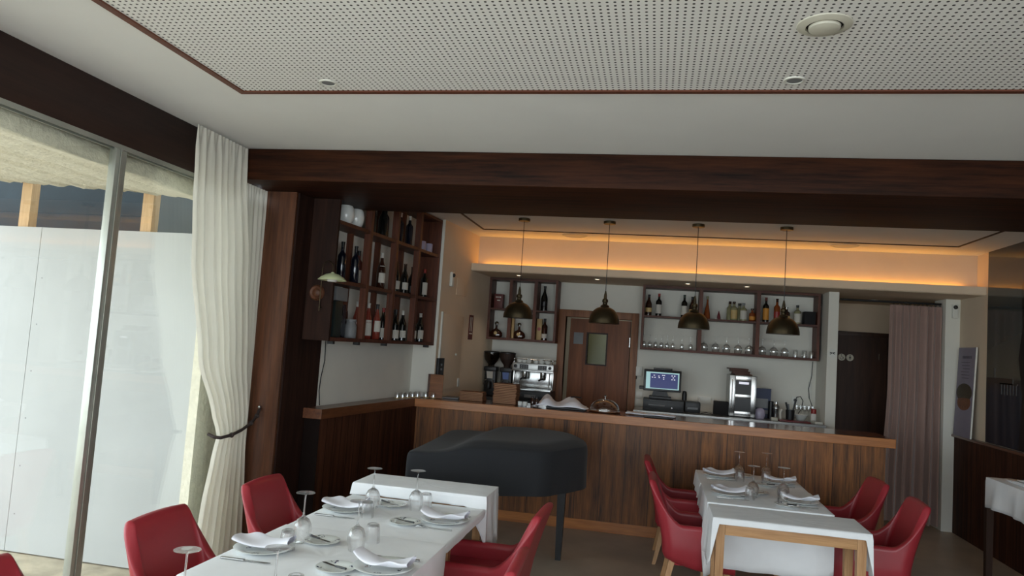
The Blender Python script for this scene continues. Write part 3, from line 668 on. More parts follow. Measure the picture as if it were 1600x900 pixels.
WB(7.38, 1, 'bordeaux', 'bglass', lb('dark bottle with red cap and white label', 1, 3, ' right'), 'capred', 'label', 0.03, 0.16, group=GW)
WB(6.12, 2, 'champagne', 'bglass', lb('dark wide bottle', 2, 1, ' left'), 'capblack', None, group=GW)
WB(6.28, 2, 'champagne', 'bglass', lb('dark wide bottle', 2, 1, ' middle'), 'capblack', None, group=GW, off=0.15)
WB(6.38, 2, 'bordeaux', 'bblue', lb('dark bottle with grey cap', 2, 1, ' right'), 'grey', None, group=GW)
WB(6.70, 2, 'bordeaux', 'bblue', lb('dark bottle with pale cap', 2, 2, ' left'), 'capwhite', None, group=GW)
WB(6.87, 2, 'bordeaux', 'bblue', lb('dark bottle with pale cap', 2, 2, ' right'), 'capwhite', None, group=GW, off=0.14)
# other things in the rack
def at_w(y, off): return (wx(y, off), y)
def wthing(g, name, m, y, off, z, label, cat, group=None, rz=-SK):
    o = g.make(name, m); o.location = (wx(y, off), y, z); o.rotation_euler = (0, 0, rz); return tag(o, label, cat, group)
o = wthing(G().box(-0.07, 0.07, -0.06, 0.06, 0, 0.30, 0.01), 'gift_bag', 'greenbox', 5.58, 0.11, 1.701, 'dark green upright carton, bottom left corner of the wine rack', 'box')
o = wthing(G().box(-0.06, 0.06, -0.055, 0.055, 0, 0.28, 0.01), 'carton', 'bblue', 5.72, 0.08, 1.701, 'dark blue carton standing behind the glass jar in the wine rack', 'box')
o = wthing(G().lathe([(0.0005, 0), (0.05, 0), (0.054, 0.006), (0.054, 0.10), (0.04, 0.125), (0.04, 0.14), (0.044, 0.142), (0.044, 0.16), (0.0005, 0.162)], 20), 'glass_jar', 'grey', 5.84, 0.15, 1.701, 'grey glass jar with lid, bottom row of the wine rack, first bay', 'jar')
o = wthing(G().lathe([(0.0005, 0), (0.048, 0), (0.05, 0.01), (0.045, 0.2), (0.042, 0.23), (0.0005, 0.235)], 18), 'canister', 'brownb', 5.84, 0.07, 1.701, 'brown canister behind the grey jar in the wine rack', 'canister')
o = wthing(G().box(-0.012, 0.012, -0.095, 0.095, 0, 0.11, 0.004), 'silver_tray', 'grey', 5.62, 0.16, 2.002, 'silvery rectangular tray end leaning on the cartons in the wine rack', 'tray')
for y, w in ((5.64, 'left'), (5.81, 'right')):
    o = wthing(G().lathe([(0.0005, 0), (0.045, 0), (0.068, 0.04), (0.075, 0.09), (0.066, 0.14), (0.05, 0.165), (0.044, 0.165), (0.058, 0.14), (0.0005, 0.12)], 24), 'ceramic_jar', 'porcelain', y, 0.13, 2.641, 'rounded white ceramic jar, top row of the wine rack, %s of two' % w, 'jar', 'white jars on the wine rack')
for y, w in ((7.22, 'left'), (7.40, 'right')):
    o = wthing(G().lathe([(0.0005, 0), (0.04, 0), (0.043, 0.004), (0.043, 0.10), (0.04, 0.105), (0.0005, 0.106)], 22), 'canister', 'lilac', y, 0.13, 2.641, 'pale canister, top row of the wine rack, fourth bay, %s of two' % w, 'canister', 'pale canisters on the wine rack')

# ------------------------------------------------------------------ wall lamp, cord, wall fittings
lx, ly = wx(5.50, 0.11), 5.56
wl = thing('wall_lamp', 'pale green saucer-shaped wall lamp on a thin bent rod beside the wine rack', 'wall lamp', (wx(5.40, 0.0), 5.40, 1.90))
def wlp(x, y, z): return (x-wx(5.40), y-5.40, z-1.90)
xr = wx(5.33, 0.145)
arc = [wlp(xr, 5.33, 1.90), wlp(xr, 5.332, 2.1)]
for k in range(11):
    a = PI*k/10; arc.append(wlp(xr+0.125*(1-math.cos(a))/2, 5.332-0.075*(1-math.cos(a))/2, 2.235+0.06*math.sin(a)))
arc.append(wlp(xr+0.125, 5.257, 2.20))
G().tube(arc, 0.0035, 8).make('rod', 'brass', wl)
cx, cy, cz = wlp(xr+0.125, 5.257, 2.145)
G().lathe([(0.004, 0.062), (0.012, 0.058), (0.014, 0.052), (0.05, 0.043), (0.085, 0.022), (0.108, 0.0), (0.110, -0.004), (0.084, 0.017), (0.05, 0.036), (0.0005, 0.046)], 36, (cx, cy, cz)).make('lamp_shade', 'lampshade', wl)
G().lathe([(0.05, 0.0), (0.042, -0.006), (0.036, -0.024), (0.030, -0.027), (0.0005, -0.024)], 28, (cx, cy, cz+0.01)).make('lower_shade', 'whiteplastic', wl)
G().tube([wlp(xr, 5.359, 1.93), wlp(xr, 5.33, 1.93)], 0.008, 8).make('wall_bracket', 'brass', wl)
o = G().lathe([(0.0005, 0.03), (0.02, 0.028), (0.034, 0.016), (0.05, 0.022), (0.062, 0.01), (0.064, 0.0)], 28, axis='x').make('rosette', 'post'); o.location = (wx(5.36, 0.10), 5.359, 2.045); o.rotation_euler = (0, 0, R(-90))
tag(o, 'round turned wooden rosette on the dark panel beside the wall lamp', 'rosette')
pts = [(wx(5.55, 0.02), 5.72, 1.68), (wx(5.72, 0.006), 5.73, 1.5), (wx(5.70, 0.006), 5.69, 1.36), (wx(5.66, 0.006), 5.685, 1.25), (wx(5.7, 0.01), 5.70, 1.13)]
tag(G().tube(pts, 0.004, 6).make('cable', 'black'), 'thin black cable hanging down the white wall below the wine rack', 'cable')
def on_beige(y, z, off=0.0): return (bx_(y)+off, y, z)
def sensor(loc, rz, label):
    t = thing('motion_sensor', label, 'sensor', loc, rz, 'white wall sensors')
    G().box(0, 0.035, -0.03, 0.03, -0.08, 0.08, 0.01).make('casing', 'whiteplastic', t)
    G().lathe([(0.0005, 0.055), (0.016, 0.05), (0.024, 0.035), (0.024, 0.03)], 16, (0, 0, 0.045), 'x').make('lens', 'black', t)['label'] = 'black round lens'
    return t
sensor(on_beige(7.76, 2.41), -SK, 'white wall sensor with a black lens on the beige wall beside the wine rack')
sensor((3.29, 9.06, 2.45), R(-90), 'white wall sensor with a black lens on the white pier right of the curtain')
o = G().box(0, 0.006, -0.17, 0.17, -0.105, 0.085, 0.002).make('wall_plate', 'beige'); o.location = on_beige(8.13, 2.36); o.rotation_euler = (0, 0, -SK); tag(o, 'square beige cover plate on the wall right of the sensor', 'cover plate')
t = thing('wall_cabinet_door', 'tall beige flush panel with a pale left edge on the wall above the menus', 'panel', on_beige(7.95, 1.0), -SK)
G().box(0, 0.012, -0.36, 0.28, 0.20, 1.02, 0.002).make('panel', 'beige', t)
G().box(0, 0.02, -0.385, -0.36, 0.20, 1.04, 0.002).make('edge_strip', 'whiteplastic', t)['label'] = 'pale edge strip'
G().lathe([(0.0005, 0.03), (0.012, 0.027), (0.012, 0.012)], 12, (0, 0.1, 0.78-0.2), 'x').make('knob', 'whiteplastic', t)
t = thing('wall_sign', 'narrow dark red notice strip on the beige wall near the small shelf', 'sign', on_beige(8.52, 1.9), -SK)
G().box(0, 0.006, -0.07, 0.07, -0.14, 0.155, 0.0).make('board', 'redbox', t, 0)
g = G()
for k in range(2): g.box(0.006, 0.0075, -0.04+k*0.05, -0.02+k*0.05, -0.04, 0.13)
g.box(0.006, 0.0075, -0.05, 0.05, -0.075, -0.06); g.make('pale_marks', 'label', t, 0)
o = G().box(-0.0, 0.02, -0.03, 0.03, -0.05, 0.05, 0.006).make('wall_switch', 'whiteplastic'); o.location = on_beige(8.20, 1.26); o.rotation_euler = (0, 0, -SK); tag(o, 'small white wall switch low on the beige wall above the menu stacks', 'switch')

# ------------------------------------------------------------------ kitchen door (ajar), dark corridor door
g = G(); g.box(-1.245, -1.155, 9.37, 9.53, 0, 2.235, 0.004); g.box(-0.315, -0.225, 9.37, 9.53, 0, 2.235, 0.004); g.box(-1.155, -0.315, 9.37, 9.53, 2.145, 2.235, 0.004)
struct(g.make('trim_20', 'frame'))
d1 = struct(bpy.data.objects.new('door_1', None)); COL.objects.link(d1); d1.location = (-0.322, 9.40, 0); d1.rotation_euler = (0, 0, R(-9))
g = G(); W_ = 0.79
g.box(-W_, -0.555, -0.02, 0.02, 0.01, 2.13); g.box(-0.295, 0, -0.02, 0.02, 0.01, 2.13); g.box(-0.555, -0.295, -0.02, 0.02, 0.01, 1.55); g.box(-0.555, -0.295, -0.02, 0.02, 1.95, 2.13)
g.make('door_leaf', 'doorwood', d1, 0)
g = G(); g.box(-0.565, -0.548, -0.028, 0.028, 1.54, 1.96); g.box(-0.302, -0.285, -0.028, 0.028, 1.54, 1.96); g.box(-0.548, -0.302, -0.028, 0.028, 1.54, 1.557); g.box(-0.548, -0.302, -0.028, 0.028, 1.943, 1.96)
g.make('window_frame', 'header', d1, 0)
G().box(-0.55, -0.30, -0.004, 0.004, 1.55, 1.95).make('door_glass', 'oliveglass', d1, 0)
G().box(-0.735, -0.61, -0.024, -0.02, 1.80, 1.95).make('notice', 'grey', d1, 0)['label'] = 'pale blue-grey notice'
for z in (1.86, 0.95): G().lathe([(0.009, -0.06), (0.009, 0.06)], 10, (0.0, -0.025, z)).make('hinge', 'chrome', d1)
tag(G().box(-1.12, -0.98, 10.3, 10.6, 0, 1.75, 0.02).make('kitchen_cabinet', 'blackmatte'), 'dark kitchen cabinet seen through the gap of the kitchen door', 'cabinet')
tag(G().lathe([(0.0005, 0), (0.08, 0), (0.10, 0.05), (0.10, 0.12), (0.0005, 0.13)], 20).make('copper_pot', 'labelgold'), 'yellowish pot on the dark cabinet behind the kitchen door', 'pot').location = (-1.06, 10.4, 1.751)
d = bpy.data.lights.new('kitchen_light', 'AREA'); d.size = 0.6; d.energy = 9; d.color = (1, 0.93, 0.8)
d.energy = 2.5
o = bpy.data.objects.new('kitchen_light', d); COL.objects.link(o); o.location = (-0.6, 10.6, 2.5)
g = G(); g.box(2.30, 2.37, 10.34, 10.42, 0, 2.21, 0.003); g.box(2.97, 3.03, 10.34, 10.42, 0, 2.21, 0.003); g.box(2.37, 2.97, 10.34, 10.42, 2.15, 2.21, 0.003)
struct(g.make('trim_21', 'darkdoor'))
d2 = struct(bpy.data.objects.new('door_2', None)); COL.objects.link(d2); d2.location = (2.37, 10.38, 0)
G().box(0.0, 0.60, -0.02, 0.02, 0.01, 2.15).make('door_leaf', 'darkdoor', d2, 0)
for k, x in ((0, 0.045), (1, 0.148)):
    s = G().lathe([(0.0005, -0.026), (0.045, -0.026), (0.045, -0.02)], 28, (x, 0, 1.865), 'y').make('toilet_sign', 'creamplastic', d2); s['label'] = 'round pale restroom sign'
    g = G()
    if k == 0:   # wheelchair symbol
        c0 = Vector((x, -0.028, 1.858)); ring = [tuple(c0+Vector((0.019*math.cos(R(a)), 0, 0.019*math.sin(R(a))))) for a in range(160, 400, 15)]
        g.tube(ring, 0.003, 5); g.tube([(x-0.004, -0.028, 1.89), (x-0.002, -0.028, 1.872), (x+0.014, -0.028, 1.868), (x+0.02, -0.028, 1.85)], 0.0032, 5)
        g.lathe([(0.0005, -0.03), (0.006, -0.03), (0.006, -0.026)], 10, (x-0.005, 0, 1.897), 'y')
    else:        # standing figure
        g.lathe([(0.0005, -0.03), (0.006, -0.03), (0.006, -0.026)], 10, (x, 0, 1.893), 'y')
        g.prism([(x-0.004, -0.03), (x+0.004, -0.03), (x+0.004, -0.026), (x-0.004, -0.026)], 1.838, 1.86)
        g.taper((x, -0.028, 1.858), (x, -0.028, 1.884), 0.028, 0.008, 0.004, 0.004)
    g.make('symbol', 'black', s)
G().box(0.49, 0.50, -0.05, -0.02, 1.86, 1.94).make('door_hook', 'chrome', d2)
t = thing('round_sign', 'round white pictogram sign on the end of the white wall beside the long shelf', 'sign', (1.965, 8.858, 1.885))
G().lathe([(0.0005, -0.006), (0.052, -0.006), (0.052, 0.0)], 30, axis='y').make('disc', 'whiteplastic', t)
g = G(); g.tube([(-0.026, -0.007, 0.012), (0.0, -0.007, 0.004), (0.026, -0.007, -0.012)], 0.003, 5); g.tube([(0.026, -0.007, 0.012), (0.0, -0.007, 0.004), (-0.026, -0.007, -0.016)], 0.003, 5); g.tube([(-0.03, -0.007, 0.0), (0.03, -0.007, 0.004)], 0.003, 5)
g.make('pictogram', 'black', t)

# ------------------------------------------------------------------ back counters and what stands on them
CT = 1.075
bc = thing('back_counter', 'steel-topped back counter under the long wall shelf', 'counter', (0.85, 9.1, 0))
G().box(-0.22, 1.905, 8.74, 9.395, CT-0.05, CT, 0.004).make('worktop', 'steel', bc, loc=Vector((-0.85, -9.1, 0)))
G().box(-0.20, 1.89, 8.78, 9.395, 0.0, CT-0.05).make('cabinet_body', 'walnut', bc, 0, loc=Vector((-0.85, -9.1, 0)))
bc2 = thing('back_counter', 'counter under the coffee machine left of the kitchen door', 'counter', (-1.65, 9.1, 0))
G().box(-2.10, -1.27, 8.72, 9.395, 0.98, 1.02, 0.004).make('worktop', 'steel', bc2, loc=Vector((1.65, -9.1, 0)))
G().box(-2.09, -1.28, 8.76, 9.395, 0.0, 0.98).make('cabinet_body', 'walnut', bc2, 0, loc=Vector((1.65, -9.1, 0)))
# espresso machine
em = thing('espresso_machine', 'two-group steel espresso machine with cups on its top', 'coffee machine', (-1.475, 9.1, 1.02))
G().box(-0.25, 0.25, -0.20, 0.24, 0.0, 0.05, 0.004).make('feet_base', 'black', em)
G().box(-0.25, 0.25, -0.24, 0.24, 0.05, 0.165, 0.012).make('lower_panel', 'black', em)
G().box(-0.07, 0.07, -0.244, -0.24, 0.085, 0.12, 0.0).make('name_plate', 'grey', em, 0)
G().box(-0.245, 0.245, -0.22, 0.10, 0.165, 0.185, 0.004).make('drip_tray', 'chrome', em)
G().box(-0.235, 0.235, 0.02, 0.24, 0.185, 0.42, 0.004).make('splash_back', 'chrome', em)
for s in (-1, 1): G().box(s*0.245-0.01, s*0.245+0.01, -0.10, 0.24, 0.17, 0.42, 0.004).make('side_panel', 'chrome', em)
g = G(); g.box(-0.26, 0.26, -0.16, 0.24, 0.40, 0.50, 0.012); g.make('head_panel', 'steel', em)
G().box(-0.262, 0.262, -0.168, -0.15, 0.397, 0.41, 0.003).make('chrome_strip', 'chrome', em)
for x in (-0.11, 0.12):
    k = G().box(x-0.055, x+0.055, -0.165, -0.16, 0.425, 0.48, 0.0).make('button_panel', 'black', em, 0)
    g = G()
    for q in range(3):
        for w in range(2): g.box(x-0.038+q*0.03, x-0.022+q*0.03, -0.168, -0.165, 0.435+w*0.022, 0.446+w*0.022)
    g.make('buttons', 'grey', k, 0)
    gr = G().lathe([(0.034, 0.33), (0.036, 0.34), (0.036, 0.39), (0.026, 0.40)], 20, (x, -0.07, 0)).make('brew_group', 'chrome', em)
    G().lathe([(0.0005, 0.295), (0.028, 0.298), (0.034, 0.31), (0.034, 0.332), (0.0005, 0.334)], 20, (x, -0.07, 0)).make('portafilter', 'chrome', gr)
    G().tube([(x, -0.10, 0.315), (x-0.01, -0.16, 0.312), (x-0.02, -0.23, 0.300)], 0.014, 10, 0.011).make('portafilter_handle', 'black', gr)
for x in (-0.215, 0.215):
    G().lathe([(0.0005, -0.195), (0.018, -0.19), (0.02, -0.165)], 14, (x, 0, 0.455), 'y').make('steam_knob', 'black', em)
    G().tube([(x, -0.14, 0.40), (x, -0.17, 0.36), (x*1.02, -0.18, 0.26), (x, -0.19, 0.22)], 0.006, 8).make('steam_wand', 'chrome', em)
g = G(); g.tube([(-0.24, -0.14, 0.50), (-0.24, -0.14, 0.545), (0.24, -0.14, 0.545), (0.24, -0.14, 0.50)], 0.005, 6); g.tube([(-0.24, -0.14, 0.545), (-0.24, 0.22, 0.545)], 0.005, 6); g.tube([(0.24, -0.14, 0.545), (0.24, 0.22, 0.545)], 0.005, 6)
g.make('cup_rail', 'chrome', em)
cup = None; cpos = [(-1.655, 9.0), (-1.60, 9.02), (-1.535, 8.99), (-1.45, 9.02), (-1.375, 8.99), (-1.30, 9.0)]
words = ['far left', 'second from the left', 'third from the left', 'fourth from the left', 'fifth from the left', 'far right']
for k, (x, y) in enumerate(cpos):
    lb_ = 'white coffee cup on top of the espresso machine, ' + words[k]
    if cup is None:
        cup = thing('coffee_cup', lb_, 'cup', (x, y, 1.521), 0, 'cups on the espresso machine')
        G().lathe([(0.0005, 0.006), (0.028, 0.008), (0.038, 0.058), (0.036, 0.058), (0.041, 0.060), (0.034, 0.02), (0.022, 0.0), (0.0005, 0.0)], 20).make('cup_body', 'porcelain', cup)
        G().tube([(0.038, 0, 0.05), (0.055, 0, 0.045), (0.053, 0, 0.022), (0.034, 0, 0.018)], 0.004, 6).make('handle', 'porcelain', cup)
    else: dup(cup, (x, y, 1.521), 0.7*k, lb_)
# grinders
def grinder(x, label, lab, full):
    t = thing('coffee_grinder', label, 'coffee grinder', (x, 9.12, 1.02), 0, 'coffee grinders')
    G().box(-0.085, 0.085, -0.16, 0.12, 0.0, 0.05, 0.012).make('base', 'black', t)
    G().box(-0.07, 0.07, -0.03, 0.11, 0.05, 0.40, 0.018).make('body', 'black', t)
    G().box(-0.08, 0.08, -0.06, 0.115, 0.36, 0.42, 0.015).make('top_casing', 'black', t)
    G().lathe([(0.04, 0.42), (0.045, 0.45), (0.085, 0.50), (0.10, 0.545), (0.10, 0.60), (0.098, 0.60), (0.083, 0.503), (0.03, 0.44)], 28).make('hopper', 'beans' if full else 'dimglass', t)
    G().lathe([(0.0005, 0.618), (0.09, 0.615), (0.104, 0.605), (0.104, 0.597), (0.0005, 0.597)], 28).make('hopper_lid', 'black', t)
    if not full: G().lathe([(0.0005, 0.43), (0.03, 0.445), (0.065, 0.485), (0.0005, 0.49)], 20).make('beans', 'beans', t)
    G().taper((0, -0.036, 0.27), (0, -0.062, 0.36), 0.07, 0.085, 0.004, 0.004).make('front_label', lab, t)
    G().lathe([(0.03, 0.14), (0.033, 0.15), (0.033, 0.215), (0.022, 0.235)], 18, (0, -0.08, 0)).make('dosing_chamber', 'black', t)
    G().tube([(0.045, -0.06, 0.25), (0.06, -0.09, 0.22), (0.065, -0.1, 0.15)], 0.005, 8).make('dosing_lever', 'chrome', t)
    G().tube([(-0.035, -0.07, 0.25), (-0.06, -0.09, 0.24), (-0.065, -0.1, 0.19)], 0.007, 8).make('fork_rest', 'chrome', t)
grinder(-2.04, 'black coffee grinder with clear half empty hopper, left one by the beige wall', 'label', False)
grinder(-1.835, 'black coffee grinder with a hopper full of dark beans beside the espresso machine', 'bluelabel', True)
# point of sale terminal
pt = thing('till_terminal', 'black touchscreen till showing a dark blue screen with small icons', 'till', (0.10, 8.98, CT+0.135))
G().cbox(-0.02, 0.03, 0.0, 0.26, 0.2, 0.03, 0.006).make('foot', 'black', pt)
G().taper((-0.02, 0.06, 0.03), (-0.02, 0.04, 0.14), 0.2, 0.12, 0.06, 0.03).make('neck', 'black', pt)
sc = G().box(-0.22, 0.22, -0.02, 0.02, 0.09, 0.345, 0.008).make('monitor', 'black', pt, rot=(R(-6), 0, R(3)))
G().box(-0.195, 0.195, -0.0215, -0.0195, 0.115, 0.315).make('screen_margin', 'screenpale', sc, 0)
G().box(-0.145, 0.18, -0.0228, -0.021, 0.125, 0.30).make('screen', 'screen', sc, 0)
g = G()
for x, z in ((-0.10, 0.275), (-0.12, 0.25), (-0.09, 0.25), (-0.045, 0.268), (-0.04, 0.25), (0.0, 0.28), (0.02, 0.28), (0.012, 0.255), (0.012, 0.235), (0.11, 0.28), (0.14, 0.28), (0.125, 0.258), (0.11, 0.235), (0.14, 0.235)):
    g.box(x-0.008, x+0.008, -0.0236, -0.0226, z-0.005, z+0.005)
g.make('screen_icons', 'icon', sc, 0)
G().box(-0.11, 0.11, -0.03, 0.02, 0.345, 0.365, 0.004).make('card_reader', 'black', sc)
G().box(-0.27, -0.215, -0.04, 0.0, 0.10, 0.14, 0.006).make('side_scanner', 'black', sc)
cd = thing('cash_drawer', 'black cash drawer under the touchscreen till', 'cash drawer', (0.12, 9.02, CT))
G().box(-0.235, 0.235, -0.17, 0.17, 0.0, 0.132, 0.006).make('casing', 'black', cd)
G().box(-0.218, 0.218, -0.176, -0.17, 0.012, 0.108, 0.002).make('drawer_front', 'black', cd)
G().box(-0.17, 0.02, -0.18, -0.176, 0.06, 0.072).make('slot', 'grey', cd, 0)
G().lathe([(0.0005, -0.182), (0.009, -0.182), (0.009, -0.176)], 14, (0.10, 0, 0.045), 'y').make('lock', 'chrome', cd)
o = G().box(-0.09, 0.09, -0.1, 0.1, 0, 0.135, 0.02).make('receipt_printer', 'black'); o.location = (0.46, 9.0, CT+0.001); tag(o, 'small black receipt printer right of the cash drawer', 'printer')
G().box(-0.06, 0.06, -0.103, -0.1, 0.045, 0.07).make('paper_slot', 'grey', o, 0)
o = G().lathe([(0.0005, 0), (0.028, 0), (0.03, 0.01), (0.03, 0.09), (0.022, 0.105), (0.0005, 0.108)], 18).make('black_canister', 'black'); o.location = (0.385, 9.25, CT+0.001+0.10); 
o.location = (0.375, 9.28, CT+0.001); o.scale = (1, 1, 2.2); tag(o, 'black cylinder standing behind the receipt printer', 'canister')
tag(G().tube([(0.56, 8.95, CT+0.006), (0.62, 8.98, CT+0.02), (0.70, 8.93, CT+0.006), (0.78, 8.97, CT+0.006)], 0.005, 6).make('cable', 'black'), 'black cable lying on the steel counter right of the receipt printer', 'cable')
tag(G().tube([(0.35, 8.9, CT+0.006), (0.46, 8.86, CT+0.006), (0.62, 8.88, CT+0.006), (0.68, 8.85, CT+0.006), (0.80, 8.88, CT+0.006)], 0.005, 6).make('cable', 'black'), 'black cable running along the front of the steel counter', 'cable')
for x0, x1, w in ((-0.215, -0.135, 'left of the cash drawer'), (0.545, 0.70, 'between printer and wine cooler')):
    t = thing('socket_panel', 'white wall socket panel low on the wall ' + w, 'socket', ((x0+x1)/2, 9.4, 1.17), 0, 'white socket panels')
    h = (x1-x0)/2
    G().box(-h, h, -0.012, 0, 0.0, 0.085, 0.003).make('plate', 'whiteplastic', t)
    if h < 0.06: G().box(-h, h, -0.012, 0, -0.075, -0.005, 0.003).make('plate', 'whiteplastic', t)
t = thing('wall_router', 'white wall box with a short lead left of the till screen', 'wall box', (-0.19, 9.4, 1.50))
G().box(-0.045, 0.04, -0.03, 0, -0.05, 0.07, 0.005).make('casing', 'whiteplastic', t); G().tube([(-0.03, -0.02, -0.05), (-0.03, -0.02, -0.09)], 0.006, 6).make('lead', 'black', t)
o = G().box(-0.085, 0.085, -0.06, 0.06, 0, 0.16, 0.006).make('black_box', 'blackmatte'); o.location = (0.79, 9.02, CT+0.001); tag(o, 'matt black square box left of the steel wine cooler', 'box')
for x in (0.555, 0.725): tag(G().lathe([(0.0005, 0), (0.012, 0), (0.012, 0.16), (0.008, 0.17), (0.0005, 0.17)], 12, (x, 9.3, CT+0.001)).make('candle', 'paper'), 'thin white candle at the back of the steel counter, ' + ('beside the printer' if x < 0.6 else 'behind the matt black box'), 'candle', 'white candles')
# wine cooler
wc = thing('wine_cooler', 'small steel wine cooler with a framed glass door', 'wine cooler', (1.02, 9.08, CT), R(0))
G().box(-0.15, 0.14, -0.16, 0.24, 0.01, 0.485, 0.006).make('casing', 'steel', wc)
g = G(); g.box(-0.145, -0.088, -0.19, -0.16, 0.012, 0.482, 0.003); g.box(0.088, 0.145, -0.19, -0.16, 0.012, 0.482, 0.003); g.box(-0.088, 0.088, -0.19, -0.16, 0.425, 0.482, 0.003); g.box(-0.088, 0.088, -0.19, -0.16, 0.012, 0.072, 0.003); g.box(-0.088, 0.088, -0.188, -0.16, 0.225, 0.268, 0.002)
g.make('door_frame', 'chrome', wc)
G().box(-0.088, 0.088, -0.178, -0.165, 0.072, 0.425).make('door_glass', 'black', wc, 0)['label'] = 'dark door glass'
G().box(-0.05, 0.06, -0.182, -0.178, 0.385, 0.41).make('display', 'icon', wc, 0)
G().tube([(-0.125, -0.19, 0.10), (-0.125, -0.21, 0.11), (-0.125, -0.21, 0.42), (-0.125, -0.19, 0.43)], 0.006, 8).make('handle', 'chrome', wc)
for s in (-0.12, 0.11): G().lathe([(0.014, 0.0), (0.014, 0.012)], 10, (s, -0.12, 0)).make('foot', 'black', wc)
for k in range(5):
    o = G().cbox(0, 0, 0, 0.20-0.0*k, 0.28, 0.014, 0.003).make('menu_board', 'menudark'); o.location = (0.965+0.012*((4-k) % 5), 9.08, CT+0.487+k*0.0155); o.rotation_euler = (0, 0, R((3, -4, 2, -2, 5)[k]))
    tag(o, 'dark brown menu board on top of the wine cooler, ' + ['lowest of the stack', 'second from the bottom', 'middle of the stack', 'second from the top', 'topmost of the stack'][k], 'menu', 'menu boards on the wine cooler')
o = thing('blue_card', 'dark blue upright poster card with a picture right of the wine cooler', 'card', (1.27, 9.14, CT))
G().box(-0.095, 0.095, 0, 0.012, 0.001, 0.345, 0.001).make('card', 'bluebox', o, 0); G().box(-0.075, 0.065, -0.002, 0.0, 0.115, 0.225).make('picture', 'grey', o, 0); G().box(0.03, 0.07, -0.002, 0, 0.05, 0.09).make('pale_square', 'grey', o, 0)
o = G().lathe([(0.0005, 0), (0.045, 0), (0.058, 0.03), (0.06, 0.06), (0.05, 0.10), (0.03, 0.118), (0.0005, 0.124)], 24, squash=0.5).make('oval_vase', 'lilac'); o.location = (1.225, 8.98, CT+0.001); tag(o, 'oval lilac and white ornament in front of the blue card', 'ornament')
o = thing('cocktail_shaker', 'steel cocktail shaker right of the blue card', 'shaker', (1.405, 9.0, CT+0.001))
G().lathe([(0.0005, 0), (0.028, 0), (0.036, 0.11), (0.038, 0.13), (0.0005, 0.13)], 22).make('body', 'chrome', o); G().lathe([(0.038, 0.13), (0.036, 0.16), (0.02, 0.18), (0.0005, 0.18)], 22).make('shoulder', 'steel', o); G().lathe([(0.016, 0.18), (0.016, 0.205), (0.0005, 0.212)], 16).make('cap', 'chrome', o)
o = tag(G().lathe([(0.0005, 0), (0.03, 0), (0.03, 0.20), (0.024, 0.205), (0.0005, 0.205)], 18, (1.36, 9.08, CT+0.001)).make('black_tube', 'black'), 'black cylinder behind the cocktail shaker', 'canister')
o = tag(G().cbox(1.37, 8.86, CT+0.001, 0.07, 0.05, 0.035, 0.004).make('cream_box', 'creamplastic'), 'small cream box at the front of the steel counter below the shaker', 'box')
o = thing('utensil_cup', 'dark mesh cup holding bar utensils', 'utensil cup', (1.565, 9.02, CT+0.016))
G().lathe([(0.0005, 0), (0.045, 0), (0.05, 0.11), (0.047, 0.11), (0.042, 0.004)], 22).make('cup', 'black', o)
for k, (dx, dy, hh, nm, mt, lb_) in enumerate(((-0.05, 0.0, 0.21, 'bar_spoon', 'black', 'black bar tool leaning left in the dark mesh cup'), (-0.02, 0.02, 0.19, 'tongs', 'grey', 'grey handled tool upright in the dark mesh cup'), (0.055, 0.0, 0.23, 'knife_steel', 'black', 'long black handle leaning right in the dark mesh cup'))):
    q = G(); q.tube([(1.565+dx*0.2, 9.02+dy, CT+0.02+0.01), (1.565+dx, 9.02+dy, CT+hh)], 0.007, 8, 0.011); tag(q.make(nm, mt), lb_, 'utensil')
o = tag(G().tube([(1.455, 8.96, CT+0.003), (1.45, 8.98, CT+0.09), (1.47, 9.0, CT+0.12)], 0.012, 10, 0.016).make('hand_blender', 'whiteplastic'), 'white hand utensil standing left of the dark mesh cup', 'utensil')
o = tag(G().lathe([(0.0005, 0.0), (0.025, 0), (0.05, 0.02), (0.085, 0.075), (0.082, 0.075), (0.045, 0.02), (0.0005, 0.012)], 28, (1.70, 9.12, CT+0.001)).make('white_bowl', 'porcelain'), 'white bowl behind the dark red tray', 'bowl')
o = tag(G().box(-0.17, 0.17, -0.09, 0.09, 0, 0.013, 0.004).make('red_tray', 'redtray'), 'dark red flat tray at the front right of the steel counter', 'tray'); o.location = (1.59, 8.92, CT+0.001)
for k in range(5):
    x = 1.60+0.045*k; z = CT+0.14+0.03*(k % 2)
    c_ = thing('stemware', 'hanging clear glass by the wall socket, ' + words[k], 'glass', (x+0.08, 9.26, CT+0.001), 0, 'clear glasses by the wall socket')
    G().lathe([(0.03, 0.0), (0.0035, 0.006), (0.003, 0.08), (0.012, 0.095), (0.028, 0.13), (0.026, 0.17), (0.025, 0.17), (0.027, 0.13), (0.0005, 0.10)], 18).make('glass_body', 'glass', c_)
t = thing('wall_plug', 'white wall socket with a black plug and curling lead above the red tray', 'socket', (1.68, 9.4, CT+0.225))
G().box(-0.035, 0.035, -0.012, 0, -0.045, 0.04, 0.004).make('socket_plate', 'whiteplastic', t)
G().lathe([(0.0005, -0.05), (0.016, -0.048), (0.018, -0.012)], 14, (0, 0, 0.0), 'y').make('plug', 'black', t)
G().tube([(0, -0.045, 0.0), (0.01, -0.06, 0.04), (0.05, -0.07, 0.05), (0.08, -0.07, 0.0), (0.06, -0.08, -0.1), (0.0, -0.12, -0.19), (-0.02, -0.14, -0.205)], 0.005, 8).make('lead', 'black', t)
o = thing('spray_bottle', 'clear bottle with a bright red cap at the right end of the steel counter', 'bottle', (1.83, 9.06, CT+0.001))
